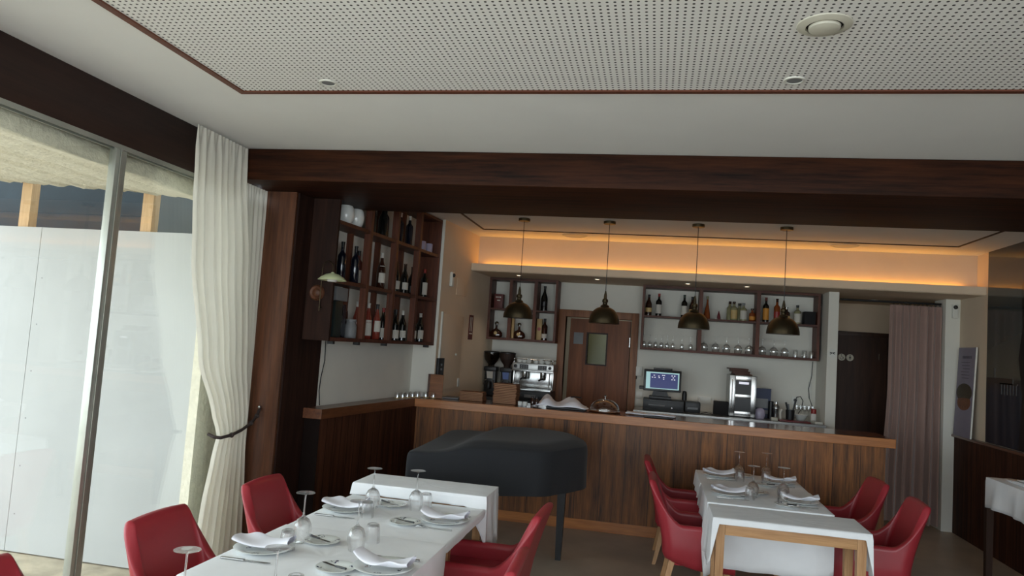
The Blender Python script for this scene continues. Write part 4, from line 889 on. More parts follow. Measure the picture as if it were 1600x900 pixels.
G().lathe([(0.0005, 0), (0.03, 0), (0.032, 0.01), (0.032, 0.085), (0.026, 0.1), (0.0005, 0.1)], 18).make('bottle_body', 'paper', o); G().lathe([(0.0005, 0.1), (0.03, 0.1), (0.03, 0.15), (0.026, 0.155), (0.0005, 0.155)], 18).make('cap', 'capred', o)
o = thing('card_terminal', 'small grey card payment terminal at the right end of the steel counter', 'card terminal', (1.83, 8.88, CT+0.001), R(10))
G().box(-0.045, 0.045, -0.07, 0.07, 0, 0.03, 0.008).make('casing', 'whiteplastic', o); G().box(-0.032, 0.032, -0.045, 0.02, 0.03, 0.032).make('keypad', 'black', o, 0)
t = thing('wall_strip', 'narrow white trunking box on the wall at the right end of the counter', 'trunking', (1.845, 9.4, 1.42))
G().box(-0.018, 0.018, -0.02, 0, -0.08, 0.11, 0.004).make('casing', 'whiteplastic', t)
tag(G().tube([(1.86, 9.36, 1.78), (1.855, 9.37, 1.6), (1.825, 9.37, 1.45), (1.835, 9.36, 1.34), (1.865, 9.34, 1.25), (1.875, 9.28, 1.11)], 0.0045, 6).make('cable', 'black'), 'black cable running from the long shelf down to the card terminal', 'cable')

# ------------------------------------------------------------------ on the bar top
BT = 1.124
def stack(n, cx, cy, w, d, h, label, group, rz=0, mat='menu', jit=0.006):
    first = None
    for k in range(n):
        pos = 'lowest' if k == 0 else ('topmost' if k == n-1 else '%s from the bottom' % ('second third fourth fifth sixth seventh eighth ninth tenth eleventh twelfth'.split()[k-1]))
        lb_ = label + ', ' + pos
        loc = (cx+random.uniform(-jit, jit), cy+random.uniform(-jit, jit), BT+0.0005+k*(h+0.0015)); rr = rz+R(random.uniform(-1.2, 1.2))
        if first is None:
            first = thing('menu_board', lb_, 'menu', loc, rr, group)
            G().cbox(0, 0, 0, w, d, h*0.38, 0.0015).make('cover', mat, first); G().cbox(0, 0, h*0.62, w, d, h*0.38, 0.0015).make('cover', mat, first)
            G().cbox(0.0, 0, h*0.38, w*0.94, d*0.94, h*0.24).make('pages', 'pages', first, 0)
        else: dup(first, loc, rr, lb_)
stack(6, -1.865, 7.56, 0.25, 0.20, 0.014, 'brown menu board in the low stack on the bar', 'menu boards in the low stack', R(2))
stack(12, -1.50, 7.53, 0.245, 0.18, 0.0155, 'brown menu board in the tall stack on the bar', 'menu boards in the tall stack', R(-2))
o = thing('leaning_menu', 'brown menu board leaning upright against the wall at the left end of the bar', 'menu', (-2.235, 7.42, BT+0.001), R(10)); q = G().box(-0.07, 0.07, -0.006, 0.006, 0, 0.245, 0.002).make('cover', 'menu', o); q.rotation_euler = (R(-9), 0, 0)
o = thing('leaning_menu', 'dark menu board leaning behind the brown one at the left end of the bar', 'menu', (-2.265, 7.45, BT+0.001), R(14)); q = G().box(-0.07, 0.07, -0.006, 0.006, 0, 0.245, 0.002).make('cover', 'menudark', o); q.rotation_euler = (R(-7), 0, R(4))
t = thing('wall_phone', 'black box with small knobs on the beige wall behind the leaning menus', 'intercom', on_beige(7.60, 1.44), -SK)
G().box(0, 0.03, -0.07, 0.09, -0.20, 0.10, 0.004).make('casing', 'black', t)
for z in (-0.02, 0.03): G().lathe([(0.0005, 0.045), (0.012, 0.042), (0.012, 0.03)], 12, (0, 0, z), 'x').make('knob', 'grey', t)
o = tag(G().box(-0.085, 0.085, -0.12, 0.12, 0, 0.012, 0.003).make('flat_folder', 'grey'), 'flat dark grey folder lying left of the low menu stack', 'folder'); o.location = (-2.10, 7.60, BT+0.001); o.rotation_euler = (0, 0, R(4))
for k, x in enumerate((-1.325, -1.272)):
    o = tag(G().lathe([(0.0005, 0), (0.02, 0), (0.024, 0.042), (0.022, 0.042), (0.018, 0.004)], 18, (x, 7.38, BT+0.001)).make('tealight_glass', 'porcelain'), 'small white pot beside the tall menu stack, ' + ('left' if k == 0 else 'right') + ' one', 'pot', 'small white pots on the bar')
for k, (x, y) in enumerate(((-1.215, 7.50), (-1.165, 7.46))):
    o = thing('sauce_bottle', 'small dark brown bottle on the bar left of the white napkins, ' + ('left' if k == 0 else 'right') + ' one', 'bottle', (x, y, BT+0.001), 0, 'dark little bottles on the bar')
    G().lathe([(0.0005, 0), (0.02, 0), (0.022, 0.005), (0.022, 0.06), (0.012, 0.075), (0.012, 0.085)], 16).make('bottle_body', 'brownb', o); G().lathe([(0.014, 0.083), (0.014, 0.10), (0.0005, 0.102)], 12).make('cap', 'black', o)
# draped white cloth over a dark tray with a pen
o = tag(G().box(-0.20, 0.20, -0.10, 0.10, 0, 0.012, 0.003).make('serving_tray', 'black'), 'black tray under the white napkin cloth on the bar', 'tray'); o.location = (-0.86, 7.50, BT+0.001)
rows = []
for j in range(15):
    v = j/14; r = []
    for i in range(29):
        u = i/28; x = -0.265+0.53*u + 0.02*math.sin(5*v); y = -0.17+0.34*v
        z = 0.020 + 0.115*math.exp(-((u-0.22)/0.13)**2)*(0.55+0.45*v) + 0.105*math.exp(-((u-0.70)/0.20)**2)*(0.4+0.6*v) + 0.004*math.sin(9*u+4*v)
        d0 = min(u, 1-u, v, 1-v); z = 0.016 + (z-0.016)*min(1, 0.25+d0*5)
        r.append((x, y-0.05*math.exp(-((u-0.15)/0.2)**2)*(1-v), z))
    rows.append(r)
g = G(); g.grid(rows); o = g.make('draped_napkin', 'napkin'); o.location = (-0.915, 7.50, BT+0.002); m_ = o.modifiers.new('thick', 'SOLIDIFY'); m_.thickness = 0.004; m_.offset = 1
tag(o, 'crumpled white napkin cloth tented over a black tray on the bar', 'cloth')
tag(G().tube([(-0.83, 7.55, BT+0.118), (-0.78, 7.56, BT+0.122), (-0.72, 7.55, BT+0.118)], 0.006, 8).make('pen', 'black'), 'black pen lying on the tented white cloth', 'pen')
# glass cloche
o = thing('cake_dome', 'clear glass cake dome with a knob on the bar', 'cake dome', (-0.475, 7.52, BT+0.001))
G().lathe([(0.0005, 0), (0.145, 0), (0.165, 0.006), (0.165, 0.010), (0.0005, 0.010)], 40).make('plate', 'bartop', o)
pr = [(0.15*math.cos(PI/2*k/12)+0.0, 0.014+0.118*math.sin(PI/2*k/12)) for k in range(13)]; pr[-1] = (0.0005, 0.132)
G().lathe([(0.154, 0.011)] + pr, 40).make('dome', 'glass', o)
G().lathe([(0.006, 0.13), (0.006, 0.142), (0.012, 0.150), (0.013, 0.158), (0.008, 0.166), (0.0005, 0.168)], 18).make('knob', 'chrome', o)
# flat paper and dark pad
rows = []
for j in range(9):
    v = j/8; rows.append([(-0.24+0.48*i/20+0.02*v, -0.11+0.22*v+0.012*math.sin(i*0.6), 0.012+0.010*math.sin(i*0.55+v*3)*(1-abs(2*v-1))+0.006) for i in range(21)])
g = G(); g.grid(rows); o = g.make('folded_cloth', 'napkin'); o.location = (-0.02, 7.52, BT+0.001); m_ = o.modifiers.new('thick', 'SOLIDIFY'); m_.thickness = 0.008
tag(o, 'flat creased white cloth on the bar right of the cake dome', 'cloth')
o = tag(G().box(-0.14, 0.14, -0.05, 0.05, 0, 0.010, 0.003).make('bill_folder', 'black'), 'black bill folder at the right end of the flat white cloth', 'folder'); o.location = (0.06, 7.34, BT+0.001); o.rotation_euler = (0, 0, R(4))
# little glasses on the corner
cg = None; pos = [(wx(y, 0.085)+dx, y) for y, dx in ((7.02, 0), (7.10, 0.02), (7.19, 0.03), (7.27, 0.05), (7.35, 0.07), (7.40, 0.14), (7.42, 0.215))]
for k, (x, y) in enumerate(pos):
    lb_ = 'small gilt-rimmed tumbler on the bar corner below the wine rack, %s from the left' % ordn[k]
    if cg is None:
        cg = thing('shot_glass', lb_, 'glass', (x, y, BT+0.001), 0, 'small tumblers on the bar corner')
        G().lathe(tumbler_prof(0.062, 0.032), 20).make('glass_body', 'glass', cg); G().lathe([(0.0325, 0.0), (0.0325, 0.006), (0.0315, 0.006), (0.0315, 0.0)], 20).make('rim', 'labelgold', cg)
    else: dup(cg, (x, y, BT+0.001), 0, lb_)
o = thing('name_card', 'small folded white card standing on the bar corner beside the little tumblers', 'card', (-2.40, 7.46, BT+0.001))
G().box(-0.06, 0.06, -0.02, -0.019, 0, 0.035).make('card', 'paper', o, 0)

# ------------------------------------------------------------------ covered grand piano
def drape(outline, z_of, rings, hem, name, m, parent, wav=0.006):
    n = len(outline); c = Vector((sum(p[0] for p in outline)/n, sum(p[1] for p in outline)/n))
    V = []; g = G()
    ctr = g.bm.verts.new((c.x, c.y, z_of(c.x, c.y, 0)))
    for k in range(1, rings+1):
        f = k/rings; row = []
        for p in outline:
            x = c.x+(p[0]-c.x)*f; y = c.y+(p[1]-c.y)*f; row.append(g.bm.verts.new((x, y, z_of(x, y, f))))
        V.append(row)
    steps = 7
    for k in range(1, steps+1):
        f = k/steps; row = []
        for i, p in enumerate(outline):
            zt = z_of(p[0], p[1], 1); dx, dy = p[0]-c.x, p[1]-c.y; L = math.hypot(dx, dy)
            w = 0.008+wav*f*math.sin(i*0.9)+wav*0.6*math.sin(i*2.3)*f
            row.append(g.bm.verts.new((p[0]+dx/L*w, p[1]+dy/L*w, zt+(hem(i)-zt)*f)))
        V.append(row)
    for i in range(n): g.bm.faces.new((ctr, V[0][i], V[0][(i+1) % n]))
    for a, b in zip(V, V[1:]):
        for i in range(n): g.bm.faces.new((a[i], b[i], b[(i+1) % n], a[(i+1) % n]))
    o = g.make(name, m, parent, 60)
    return o
def round_poly(pts, r, seg=5, sub=8):
    out = []; n = len(pts)
    for i in range(n):
        p = Vector(pts[i]); a = Vector(pts[i-1]); b = Vector(pts[(i+1) % n]); rr = r[i] if isinstance(r, (list, tuple)) else r
        da = (a-p).normalized()*rr; db = (b-p).normalized()*rr
        s, e = p+da, p+db
        for k in range(seg+1):
            t = k/seg; out.append(tuple(s*(1-t)**2 + p*2*t*(1-t) + e*t*t))
        nb = Vector(pts[(i+1) % n]); rn = r[(i+1) % n] if isinstance(r, (list, tuple)) else r
        e2 = nb + (p-nb).normalized()*rn
        for k in range(1, sub): t = k/sub; out.append(tuple(e*(1-t)+e2*t))
    return out
pn = thing('grand_piano', 'small grand piano under a black fabric cover in front of the bar', 'piano', (-1.15, 5.95, 0)); PO = Vector((1.15, -5.95, 0))
A_, B_, C_, C2, D2, D_ = (-1.73, 5.13), (-0.765, 5.56), (-0.50, 6.02), (-0.56, 6.52), (-1.10, 6.85), (-1.80, 6.55)
ol = round_poly([A_, B_, C_, C2, D2, D_], [0.05, 0.10, 0.14, 0.22, 0.25, 0.08])
def piano_z(x, y, f):
    u = (x+1.73)          # across from the keyboard side
    base = 0.925+0.075*sm(0.22, 0.42, u) + 0.012*math.sin(7*x+3*y)*0.5
    edge = 0.045*sm(0.80, 1.0, f)*sm(0.2, 0.5, u)
    return base-edge
cv = drape(ol, piano_z, 14, lambda i: 0.615, 'cover', 'blackcloth', pn); cv.location = PO
sub = cv.modifiers.new('soft', 'SUBSURF'); sub.levels = 1; sub.render_levels = 1
g = G(); g.prism([(p[0]*0.97-0.0345, p[1]*0.97+0.1785) for p in ol], 0.66, 0.87); g.make('case', 'black', pn, loc=PO)
for x, y in ((-0.70, 6.15), (-1.60, 5.45), (-1.62, 6.30)):
    G().taper((x, y, 0.70), (x, y, 0.0), 0.075, 0.045).make('leg', 'black', pn, loc=PO)

# ------------------------------------------------------------------ dining tables, cloths
def table(x0, x1, y0, y1, zt, label, group=None, inset=0.012, leg=0.052, apron=0.075):
    cx, cy = (x0+x1)/2, (y0+y1)/2; t = thing('dining_table', label, 'table', (cx, cy, 0), 0, group); w, d = (x1-x0)/2, (y1-y0)/2
    G().box(-w+0.002, w-0.002, -d+0.002, d-0.002, zt-0.026, zt, 0.004).make('tabletop', 'oakx', t)
    for sx in (-1, 1):
        for sy in (-1, 1):
            x, y = sx*(w-inset-leg/2), sy*(d-inset-leg/2); G().taper((x, y, zt-0.027), (x, y, 0), leg, leg*0.8).make('leg', 'oak', t)
    for sy in (-1, 1): y = sy*(d-inset-0.012); G().box(-w+inset+leg+.001, w-inset-leg-.001, y-0.011, y+0.011, zt-0.027-apron, zt-0.027, 0.002).make('apron', 'oakx', t)
    for sx in (-1, 1): x = sx*(w-inset-0.012); G().box(x-0.011, x+0.011, -d+inset+leg+.001, d-inset-leg-.001, zt-0.027-apron, zt-0.027, 0.002).make('apron', 'oakx', t)
    return t
def cloth(name, label, x0, x1, y0, y1, z, L, Rr, F, B, cats='tablecloth', group='white tablecloths', amp=0.014, corner=0.08, seed=1, mat='cloth'):
    rnd = random.Random(seed); cx, cy = (x0+x1)/2, (y0+y1)/2; w, d = (x1-x0)/2, (y1-y0)/2
    # perimeter samples with side tag
    per = []; r = 0.012; n = 26
    def side(p, q, nx_, ny_, drop):
        for k in range(n): t = k/n; per.append((p[0]+(q[0]-p[0])*t, p[1]+(q[1]-p[1])*t, nx_, ny_, drop, t))
    side((-w, -d), (w, -d), 0, -1, F); side((w, -d), (w, d), 1, 0, Rr); side((w, d), (-w, d), 0, 1, B); side((-w, d), (-w, -d), -1, 0, L)
    N = len(per); ph = [rnd.uniform(0, 6.28) for _ in range(4)]
    drops = []; nrm = []
    for i in range(N):
        x, y, nx_, ny_, dr, t = per[i]
        s = i//n; prev = (F, Rr, B, L)[(s-1) % 4]; nxt = (F, Rr, B, L)[(s+1) % 4]
        b0 = 0.12 if min(dr, prev) > 0.045 else 0.03; b1 = 0.12 if min(dr, nxt) > 0.045 else 0.03
        w0 = max(0, 1-t/b0); w1 = max(0, 1-(1-t)/b1)
        cdr0 = max(dr, prev) if min(dr, prev) > 0.02 else (dr+prev)/2; cdr1 = max(dr, nxt) if min(dr, nxt) > 0.02 else (dr+nxt)/2
        dd = dr + (cdr0-dr)*0.9*w0 + (cdr1-dr)*0.9*w1 + (corner*w0 if min(dr, prev) > .1 else 0) + (corner*w1 if min(dr, nxt) > .1 else 0)
        a = (nx_, ny_)
        pn_ = ((0, -1), (1, 0), (0, 1), (-1, 0))[(s-1) % 4]; nn_ = ((0, -1), (1, 0), (0, 1), (-1, 0))[(s+1) % 4]
        v = Vector((nx_+pn_[0]*w0**2, ny_+pn_[1]*w0**2)) + Vector((nn_[0]*w1**2, nn_[1]*w1**2)); v.normalize()
        drops.append(max(0.012, dd)); nrm.append(v)
    g = G(); rows = []
    rows.append([(p[0]-nrm[i].x*0.008, p[1]-nrm[i].y*0.008, 0.003) for i, p in enumerate(per)])
    rows.append([(p[0]+nrm[i].x*0.002, p[1]+nrm[i].y*0.002, 0.0015) for i, p in enumerate(per)])
    K = 8
    for k in range(1, K+1):
        f = k/K; row = []
        for i, p in enumerate(per):
            s = i/N*2*PI; wv = amp*f*min(1, drops[i]/0.15)*(math.sin(9*s+ph[0])+0.6*math.sin(17*s+ph[1])+0.4*math.sin(31*s+ph[2]))*0.5
            out = 0.006+wv+0.012*f*min(1, drops[i]/.2)
            row.append((p[0]+nrm[i].x*out, p[1]+nrm[i].y*out, -drops[i]*f))
        rows.append(row)
    V = g.grid(rows, True); 
    # the lying surface with very slight undulation
    m = 12
    vs = V[0]; c = g.bm.verts.new((0, 0, 0.003)); inner = [vs]
    for q in range(1, 6):
        f = 1-q/6; inner.append([g.bm.verts.new((vs[i].co.x*f, vs[i].co.y*f, 0.003+0.0008*math.sin(3*i*0.2+q))) for i in range(N)])
    for a, b in zip(inner, inner[1:]):
        for i in range(N): g.bm.faces.new((a[i], a[(i+1) % N], b[(i+1) % N], b[i]))
    for i in range(N): g.bm.faces.new((inner[-1][i], inner[-1][(i+1) % N], c))
    o = g.make(name, mat, None, 50); o.location = (cx, cy, z)
    m_ = o.modifiers.new('thick', 'SOLIDIFY'); m_.thickness = 0.0015; m_.offset = 1
    return tag(o, label, cats, group)
GT = 'dining tables in the left row'
LT = [(1.83, 2.67, 'nearest one at the bottom edge'), (2.685, 3.515, 'middle one'), (3.53, 4.36, 'far one before the raised end')]
for y0, y1, w in LT: table(-1.80, -0.955, y0, y1, 0.742, 'wooden dining table under white cloth in the left row, ' + w, GT, inset=0.15)
cloth('tablecloth', 'white cloth on the far table of the left row, smooth between its two place settings', -1.80, -0.955, 3.50, 4.36, 0.744, 0.05, 0.035, 0.008, 0.008, seed=3)
cloth('tablecloth', 'white cloth on the left row middle table, corner flap hanging at right', -1.80, -0.955, 2.66, 3.525, 0.7495, 0.05, 0.16, 0.008, 0.02, seed=4, corner=0.0)
cloth('tablecloth', 'white cloth on the left row nearest table, cut by the bottom edge', -1.80, -0.955, 1.80, 2.665, 0.7445, 0.05, 0.10, 0.2, 0.008, seed=5)
table(-1.80, -0.965, 4.40, 4.72, 0.812, 'narrow raised side table closing the far end of the left row', inset=0.02)
cloth('tablecloth', 'white cloth on the narrow raised table at the far end of the left row', -1.81, -0.955, 4.385, 4.725, 0.815, 0.07, 0.30, 0.065, 0.24, seed=8, amp=0.03)
for y0, y1, w, ins in ((6.13, 6.76, 'far one by the bar', 0.16), (5.34, 6.11, 'middle one', 0.012)): table(0.42, 1.22, y0, y1, 0.742, 'wooden dining table under white cloth in the right row, ' + w, 'dining tables in the right row', inset=ins, leg=0.045)
table(0.43, 1.335, 4.91, 5.275, 0.735, 'small light oak table at the near end of the right row with bare legs showing', inset=0.006, leg=0.055)
cloth('tablecloth', 'white cloth on the far table of the right row by the bar', 0.405, 1.225, 6.09, 6.77, 0.744, 0.12, 0.05, 0.01, 0.10, seed=11)
cloth('tablecloth', 'white cloth on the right row middle table, hanging behind the bare oak legs', 0.41, 1.23, 5.335, 6.12, 0.7465, 0.17, 0.06, 0.43, 0.01, seed=12)
cloth('tablecloth', 'white cloth over the right row oak end table, long at its left', 0.415, 1.35, 4.895, 5.318, 0.738, 0.30, 0.26, 0.035, 0.006, seed=13, amp=0.02)

# ------------------------------------------------------------------ red tub chairs
def make_chair(label, group):
    t = thing('tub_chair', label, 'chair', (0, 0, 0), 0, group)
    path = []; hw, yb, yf, rc = 0.266, -0.245, 0.26, 0.08
    for k in range(20): path.append((hw-0.012*(1-k/19), yf+(yb+rc-yf)*(k/19)**0.8, (1, 0)))
    for k in range(1, 9): a = PI/2*k/8; path.append((hw-rc+rc*math.cos(a), yb+rc-rc*math.sin(a), (math.cos(a), -math.sin(a))))
    for k in range(1, 12): path.append((hw-rc-(2*(hw-rc))*k/12, yb, (0, -1)))
    right = path[:28]; path += [(-x, y, (-n[0], n[1])) for x, y, n in right[::-1]]
    TH = 0.052
    def lean(z, y): return -0.115*max(0, (z-0.42)/0.41)**1.25*sm(0.10, -0.20, y)
    def H(x, y): return 0.556 + 0.285*max(0.0, min(1.0, (-0.09-y)/0.153))**1.8 + (0.010*(1-(x/0.2)**2) if y < yb+0.02 and abs(x) < 0.2 else 0) 
    prof = []
    rows = []
    lv = [('z', 0.295, 0.055), ('z', 0.31, 0.022), ('z', 0.345, 0.004), ('z', 0.42, 0)] + [('f', f, 0) for f in (0.25, 0.5, 0.7, 0.85, 0.95)] + [('t', a, 0) for a in (0, 30, 60, 90, 120, 150, 180)] + [('g', f, 0) for f in (0.9, 0.7, 0.45, 0.2, 0.0)]
    for kind, a, ins in lv:
        row = []
        for x, y, n in path:
            h = H(x, y); off = 0
            if kind == 'z': z = a - 0.055*sm(-0.24, 0.05, y)*(1 if a < 0.4 else 0); off = -ins
            elif kind == 'f': z = 0.42+(h-TH/2-0.42)*a
            elif kind == 't': z = h-TH/2+math.sin(R(a))*TH/2; off = -TH/2+math.cos(R(a))*TH/2
            else: z = 0.44+(h-TH/2-0.44)*a; off = -TH
            row.append((x+n[0]*off*1.0, y+n[1]*off+lean(z, y), z))
        rows.append(row)
    g = G(); V = g.grid(rows)
    for e in (0, -1): g.bm.faces.new([V[i][e] for i in range(len(V))])
    o = g.make('upholstered_shell', 'red', t, 50)
    g = G(); g.box(-0.222, 0.222, -0.21, 0.295, 0.335, 0.465, 0.03); g.make('seat', 'red', t, 60)
    g = G(); g.box(-0.210, 0.210, -0.185, 0.245, 0.262, 0.337, 0.02); g.make('seat_base', 'red', t)
    for sx in (-1, 1):
        G().taper((sx*0.185, 0.20, 0.315), (sx*0.215, 0.235, 0), 0.045, 0.028).make('leg', 'oak', t)
        G().taper((sx*0.185, -0.165, 0.315), (sx*0.22, -0.235, 0), 0.045, 0.028).make('leg', 'oak', t)
    return t
CH = None
chairs = [  # x, y, rotation (0 faces +y), label, group
 (-1.93, 3.15, -90, 'red leather tub chair on the window side, second from the near end', 'L'),
 (-1.93, 4.09, -90, 'red leather tub chair on the window side in front of the curtains', 'L'),
 (-2.00, 2.20, -90, 'red leather tub chair cut off at the bottom left corner below the window', 'L'),
 (-0.90, 4.14, 88, 'red leather tub chair right of the left row, far one beside the piano', 'L'),
 (-0.86, 3.13, 92, 'red leather tub chair right of the left row, near one at the bottom edge', 'L'),
 (0.31, 6.60, -90, 'red leather tub chair left of the right row, far one half hidden', 'R'),
 (0.36, 5.65, -90, 'red leather tub chair left of the right row, near one showing its outside', 'R'),
 (1.50, 6.52, 93, 'red leather tub chair right of the right row, far one by the bar end', 'R'),
 (1.53, 5.70, 88, 'red leather tub chair right of the right row, near one before the mauve curtain', 'R')]
for x, y, a, l, s in chairs:
    gr = 'red tub chairs at the left row' if s == 'L' else 'red tub chairs at the right row'
    if CH is None: CH = make_chair(l, gr); CH.location = (x, y, 0); CH.rotation_euler = (0, 0, R(a))
    else: dup(CH, (x, y, 0), R(a), l, gr)

# ------------------------------------------------------------------ place settings
P = {}
def put(kind, maker, loc, rz, label, cat, group):
    if kind not in P:
        o = maker(); P[kind] = o; o.location = loc; o.rotation_euler = (0, 0, rz); tag(o, label, cat, group); return o
    return dup(P[kind], loc, rz, label, group)
def mk_empty(name): o = bpy.data.objects.new(name, None); COL.objects.link(o); return o
def mk_dinner():
    return G().lathe([(0.0005, 0.004), (0.08, 0.004), (0.088, 0.008), (0.128, 0.019), (0.130, 0.021), (0.127, 0.022), (0.086, 0.011), (0.078, 0.0075), (0.0005, 0.0075)], 48).make('dinner_plate', 'plate', smooth=60)
def mk_bread():
    return G().lathe([(0.0005, 0.003), (0.045, 0.003), (0.052, 0.006), (0.083, 0.014), (0.085, 0.016), (0.082, 0.017), (0.050, 0.009), (0.044, 0.006), (0.0005, 0.006)], 44).make('bread_plate', 'plate', smooth=60)
def mk_knife():
    t = mk_empty('table_knife'); g = G()
    g.box(-0.115, -0.005, -0.008, 0.008, 0.001, 0.009, 0.003); g.make('handle', 'steel', t)
    g = G(); g.prism([(-0.006, -0.006), (0.09, -0.009), (0.112, -0.002), (0.112, 0.004), (-0.006, 0.006)], 0.003, 0.0055); g.make('blade', 'chrome', t, 0); return t
def mk_fork():
    t = mk_empty('table_fork'); g = G(); g.tube([(-0.10, 0, 0.006), (0.0, 0, 0.004), (0.04, 0, 0.008)], 0.0045, 8, 0.003); g.make('handle', 'steel', t)
    g = G(); g.prism([(0.035, -0.004), (0.05, -0.012), (0.062, -0.012), (0.062, 0.012), (0.05, 0.012), (0.035, 0.004)], 0.006, 0.008)
    for q in (-0.0105, -0.0035, 0.0035, 0.0105): g.tube([(0.06, q, 0.007), (0.08, q, 0.009), (0.098, q, 0.006)], 0.0014, 5)
    g.make('tines', 'chrome', t); return t
def mk_butter():
    t = mk_empty('butter_knife'); g = G(); g.tube([(-0.075, 0, 0.022), (-0.01, 0, 0.018)], 0.005, 8, 0.004); g.make('handle', 'black', t)
    g = G(); g.prism([(-0.012, -0.005), (0.06, -0.009), (0.075, 0.0), (0.06, 0.006), (-0.012, 0.005)], 0.0165, 0.0185); g.make('blade', 'chrome', t, 0); return t
def napkin_mesh(name, lift, curl, seed):
    rows = []; r_ = random.Random(seed)
    for j in range(25):
        a = 2*PI*j/24; row = []
        for i in range(25):
            u = -1+2*i/24
            w = 0.062-0.010*u*u; th = 0.009+0.004*abs(u)
            y = math.copysign(abs(math.cos(a))**0.8, math.cos(a))*w; z = math.sin(a)*th
            z += 0.020+lift*abs(u)**2.2 + curl*max(0, u)**3*(0.5+y/w*0.5) + 0.004*math.sin(3*u+2*y/w)
            if y > 0: z += 0.022*math.exp(-((u+0.45)/0.35)**2)*(y/w)**2
            row.append((u*0.125, y+0.012*math.sin(2.2*u+seed), z))
        rows.append(row)
    g = G(); V = g.grid(rows[:-1]+[rows[0]])
    return g.make(name, 'napkin', smooth=70)
def mk_napA(): return napkin_mesh('folded_napkin', 0.020, 0.010, 1)
def mk_napB(): return napkin_mesh('folded_napkin', 0.018, 0.022, 2)
def mk_wine(): return G().lathe(stem_glass_prof(0.225, 0.043, 0.034, 0.044, 0.115), 36).make('wine_glass', 'rglass', smooth=60)
def mk_tumbler(): return G().lathe(tumbler_prof(0.088, 0.036), 30).make('water_tumbler', 'rglass', smooth=60)
def setting(side, px, py, z, who, nap, gpos, tpos, bpos, rowname, kn=True):
    # side -1: guest sits at low x; +1 at high x
    rz = 0 if side < 0 else PI
    gg = lambda s: s + ' in the ' + rowname
    put('dinner', mk_dinner, (px, py, z), rz, 'white dinner plate with blue sprigs under the napkin, ' + who, 'plate', gg('dinner plates'))
    put('nap'+nap, mk_napA if nap == 'A' else mk_napB, (px+0.0, py, z+0.014), rz + R(6 if side < 0 else -4), 'folded white napkin on the dinner plate, ' + who, 'napkin', gg('folded napkins'))
    put('knife', mk_knife, (px+side*-0.01, py+side*0.165, z), rz+R(2), 'steel table knife beside the dinner plate, ' + who, 'knife', gg('table knives'))
    put('fork', mk_fork, (px+side*-0.01, py-side*0.165, z), rz-R(2), 'steel table fork beside the dinner plate, ' + who, 'fork', gg('table forks'))
    put('bread', mk_bread, (bpos[0], bpos[1], z), rz+0.5, 'small white bread plate with blue sprigs, ' + who, 'plate', gg('bread plates'))
    put('butter', mk_butter, (bpos[0]-0.01, bpos[1], z-0.0005), R(-25)+rz, 'butter knife lying on the bread plate, ' + who, 'knife', gg('butter knives'))
    put('wine', mk_wine, (gpos[0], gpos[1], z), 0, 'upturned wine glass, ' + who, 'glass', gg('wine glasses'))
    put('tumb', mk_tumbler, (tpos[0], tpos[1], z), 0, 'upturned water tumbler, ' + who, 'glass', gg('water tumblers'))
z1, z0_, z2 = 0.7485, 0.754, 0.749
rl, rr_ = 'left row', 'right row'
setting(-1, -1.665, 3.07, z0_, 'left row middle table, window seat', 'A', (-1.59, 3.28), (-1.585, 3.13), (-1.49, 3.29), rl)
setting(1, -1.085, 3.03, z0_, 'left row middle table, right seat', 'B', (-1.30, 3.24), (-1.285, 3.40), (-1.265, 2.95), rl)
setting(-1, -1.665, 3.95, z1, 'left row far table, window seat', 'B', (-1.56, 4.08), (-1.50, 3.86), (-1.47, 4.17), rl)
setting(1, -1.085, 3.95, z1, 'left row far table, right seat', 'A', (-1.32, 4.15), (-1.28, 4.16+0.06), (-1.265, 3.82), rl)
setting(-1, -1.66, 2.15, z2, 'left row nearest table, window seat', 'A', (-1.53, 2.30), (-1.50, 2.14), (-1.47, 2.42), rl)
setting(1, -1.09, 2.20, z2, 'left row nearest table, right seat', 'B', (-1.275, 2.45), (-1.27, 2.60), (-1.28, 2.05), rl)
zb, zc_ = 0.7485, 0.751
setting(-1, 0.575, 6.50, zb, 'right row far table, left seat', 'B', (0.735, 6.47), (0.735, 6.36), (0.80, 6.64), rr_)
setting(1, 1.06, 6.46, zb, 'right row far table, right seat', 'A', (0.965, 6.56), (0.95, 6.44), (0.93, 6.26), rr_)
setting(-1, 0.585, 5.68, zc_, 'right row middle table, left seat', 'B', (0.75, 5.68), (0.715, 5.57), (0.80, 5.85), rr_)
setting(1, 1.07, 5.64, zc_, 'right row middle table, right seat', 'A', (0.97, 5.74), (0.95, 5.63), (0.95, 5.46), rr_)

# ------------------------------------------------------------------ curtains
def curtain(name, label, m, zt, zb, span, xc, folds, amp, head=0.11, axis='y', n=160, nz=44, seed=0, xoff=None):
    rnd = random.Random(seed); ph = [rnd.uniform(0, 6.28) for _ in range(6)]
    rows = []
    for j in range(nz+1):
        v = j/nz; z = zt+(zb-zt)*v; a0, a1 = span(z); row = []
        wd = a1-a0
        for i in range(n+1):
            u = i/n; s = a0+wd*u
            hd = sm(0, head, zt-z)
            A = amp*(0.35+0.65*hd)
            f = math.sin(2*PI*folds*u+ph[0]+0.7*math.sin(2*PI*u*2+ph[1])) + 0.35*math.sin(2*PI*folds*2.1*u+ph[2])*(1-hd*0.5)
            if hd < 1: f = f*hd + (1-hd)*(math.sin(2*PI*folds*1.9*u+ph[3]))*1.2
            x = xc(z) + A*f*(0.55+0.45*sm(0, 1, v))
            row.append((x, s, z) if axis == 'y' else (s, x, z))
        rows.append(row)
    g = G(); g.grid(rows); return g.make(name, m, None, 80)
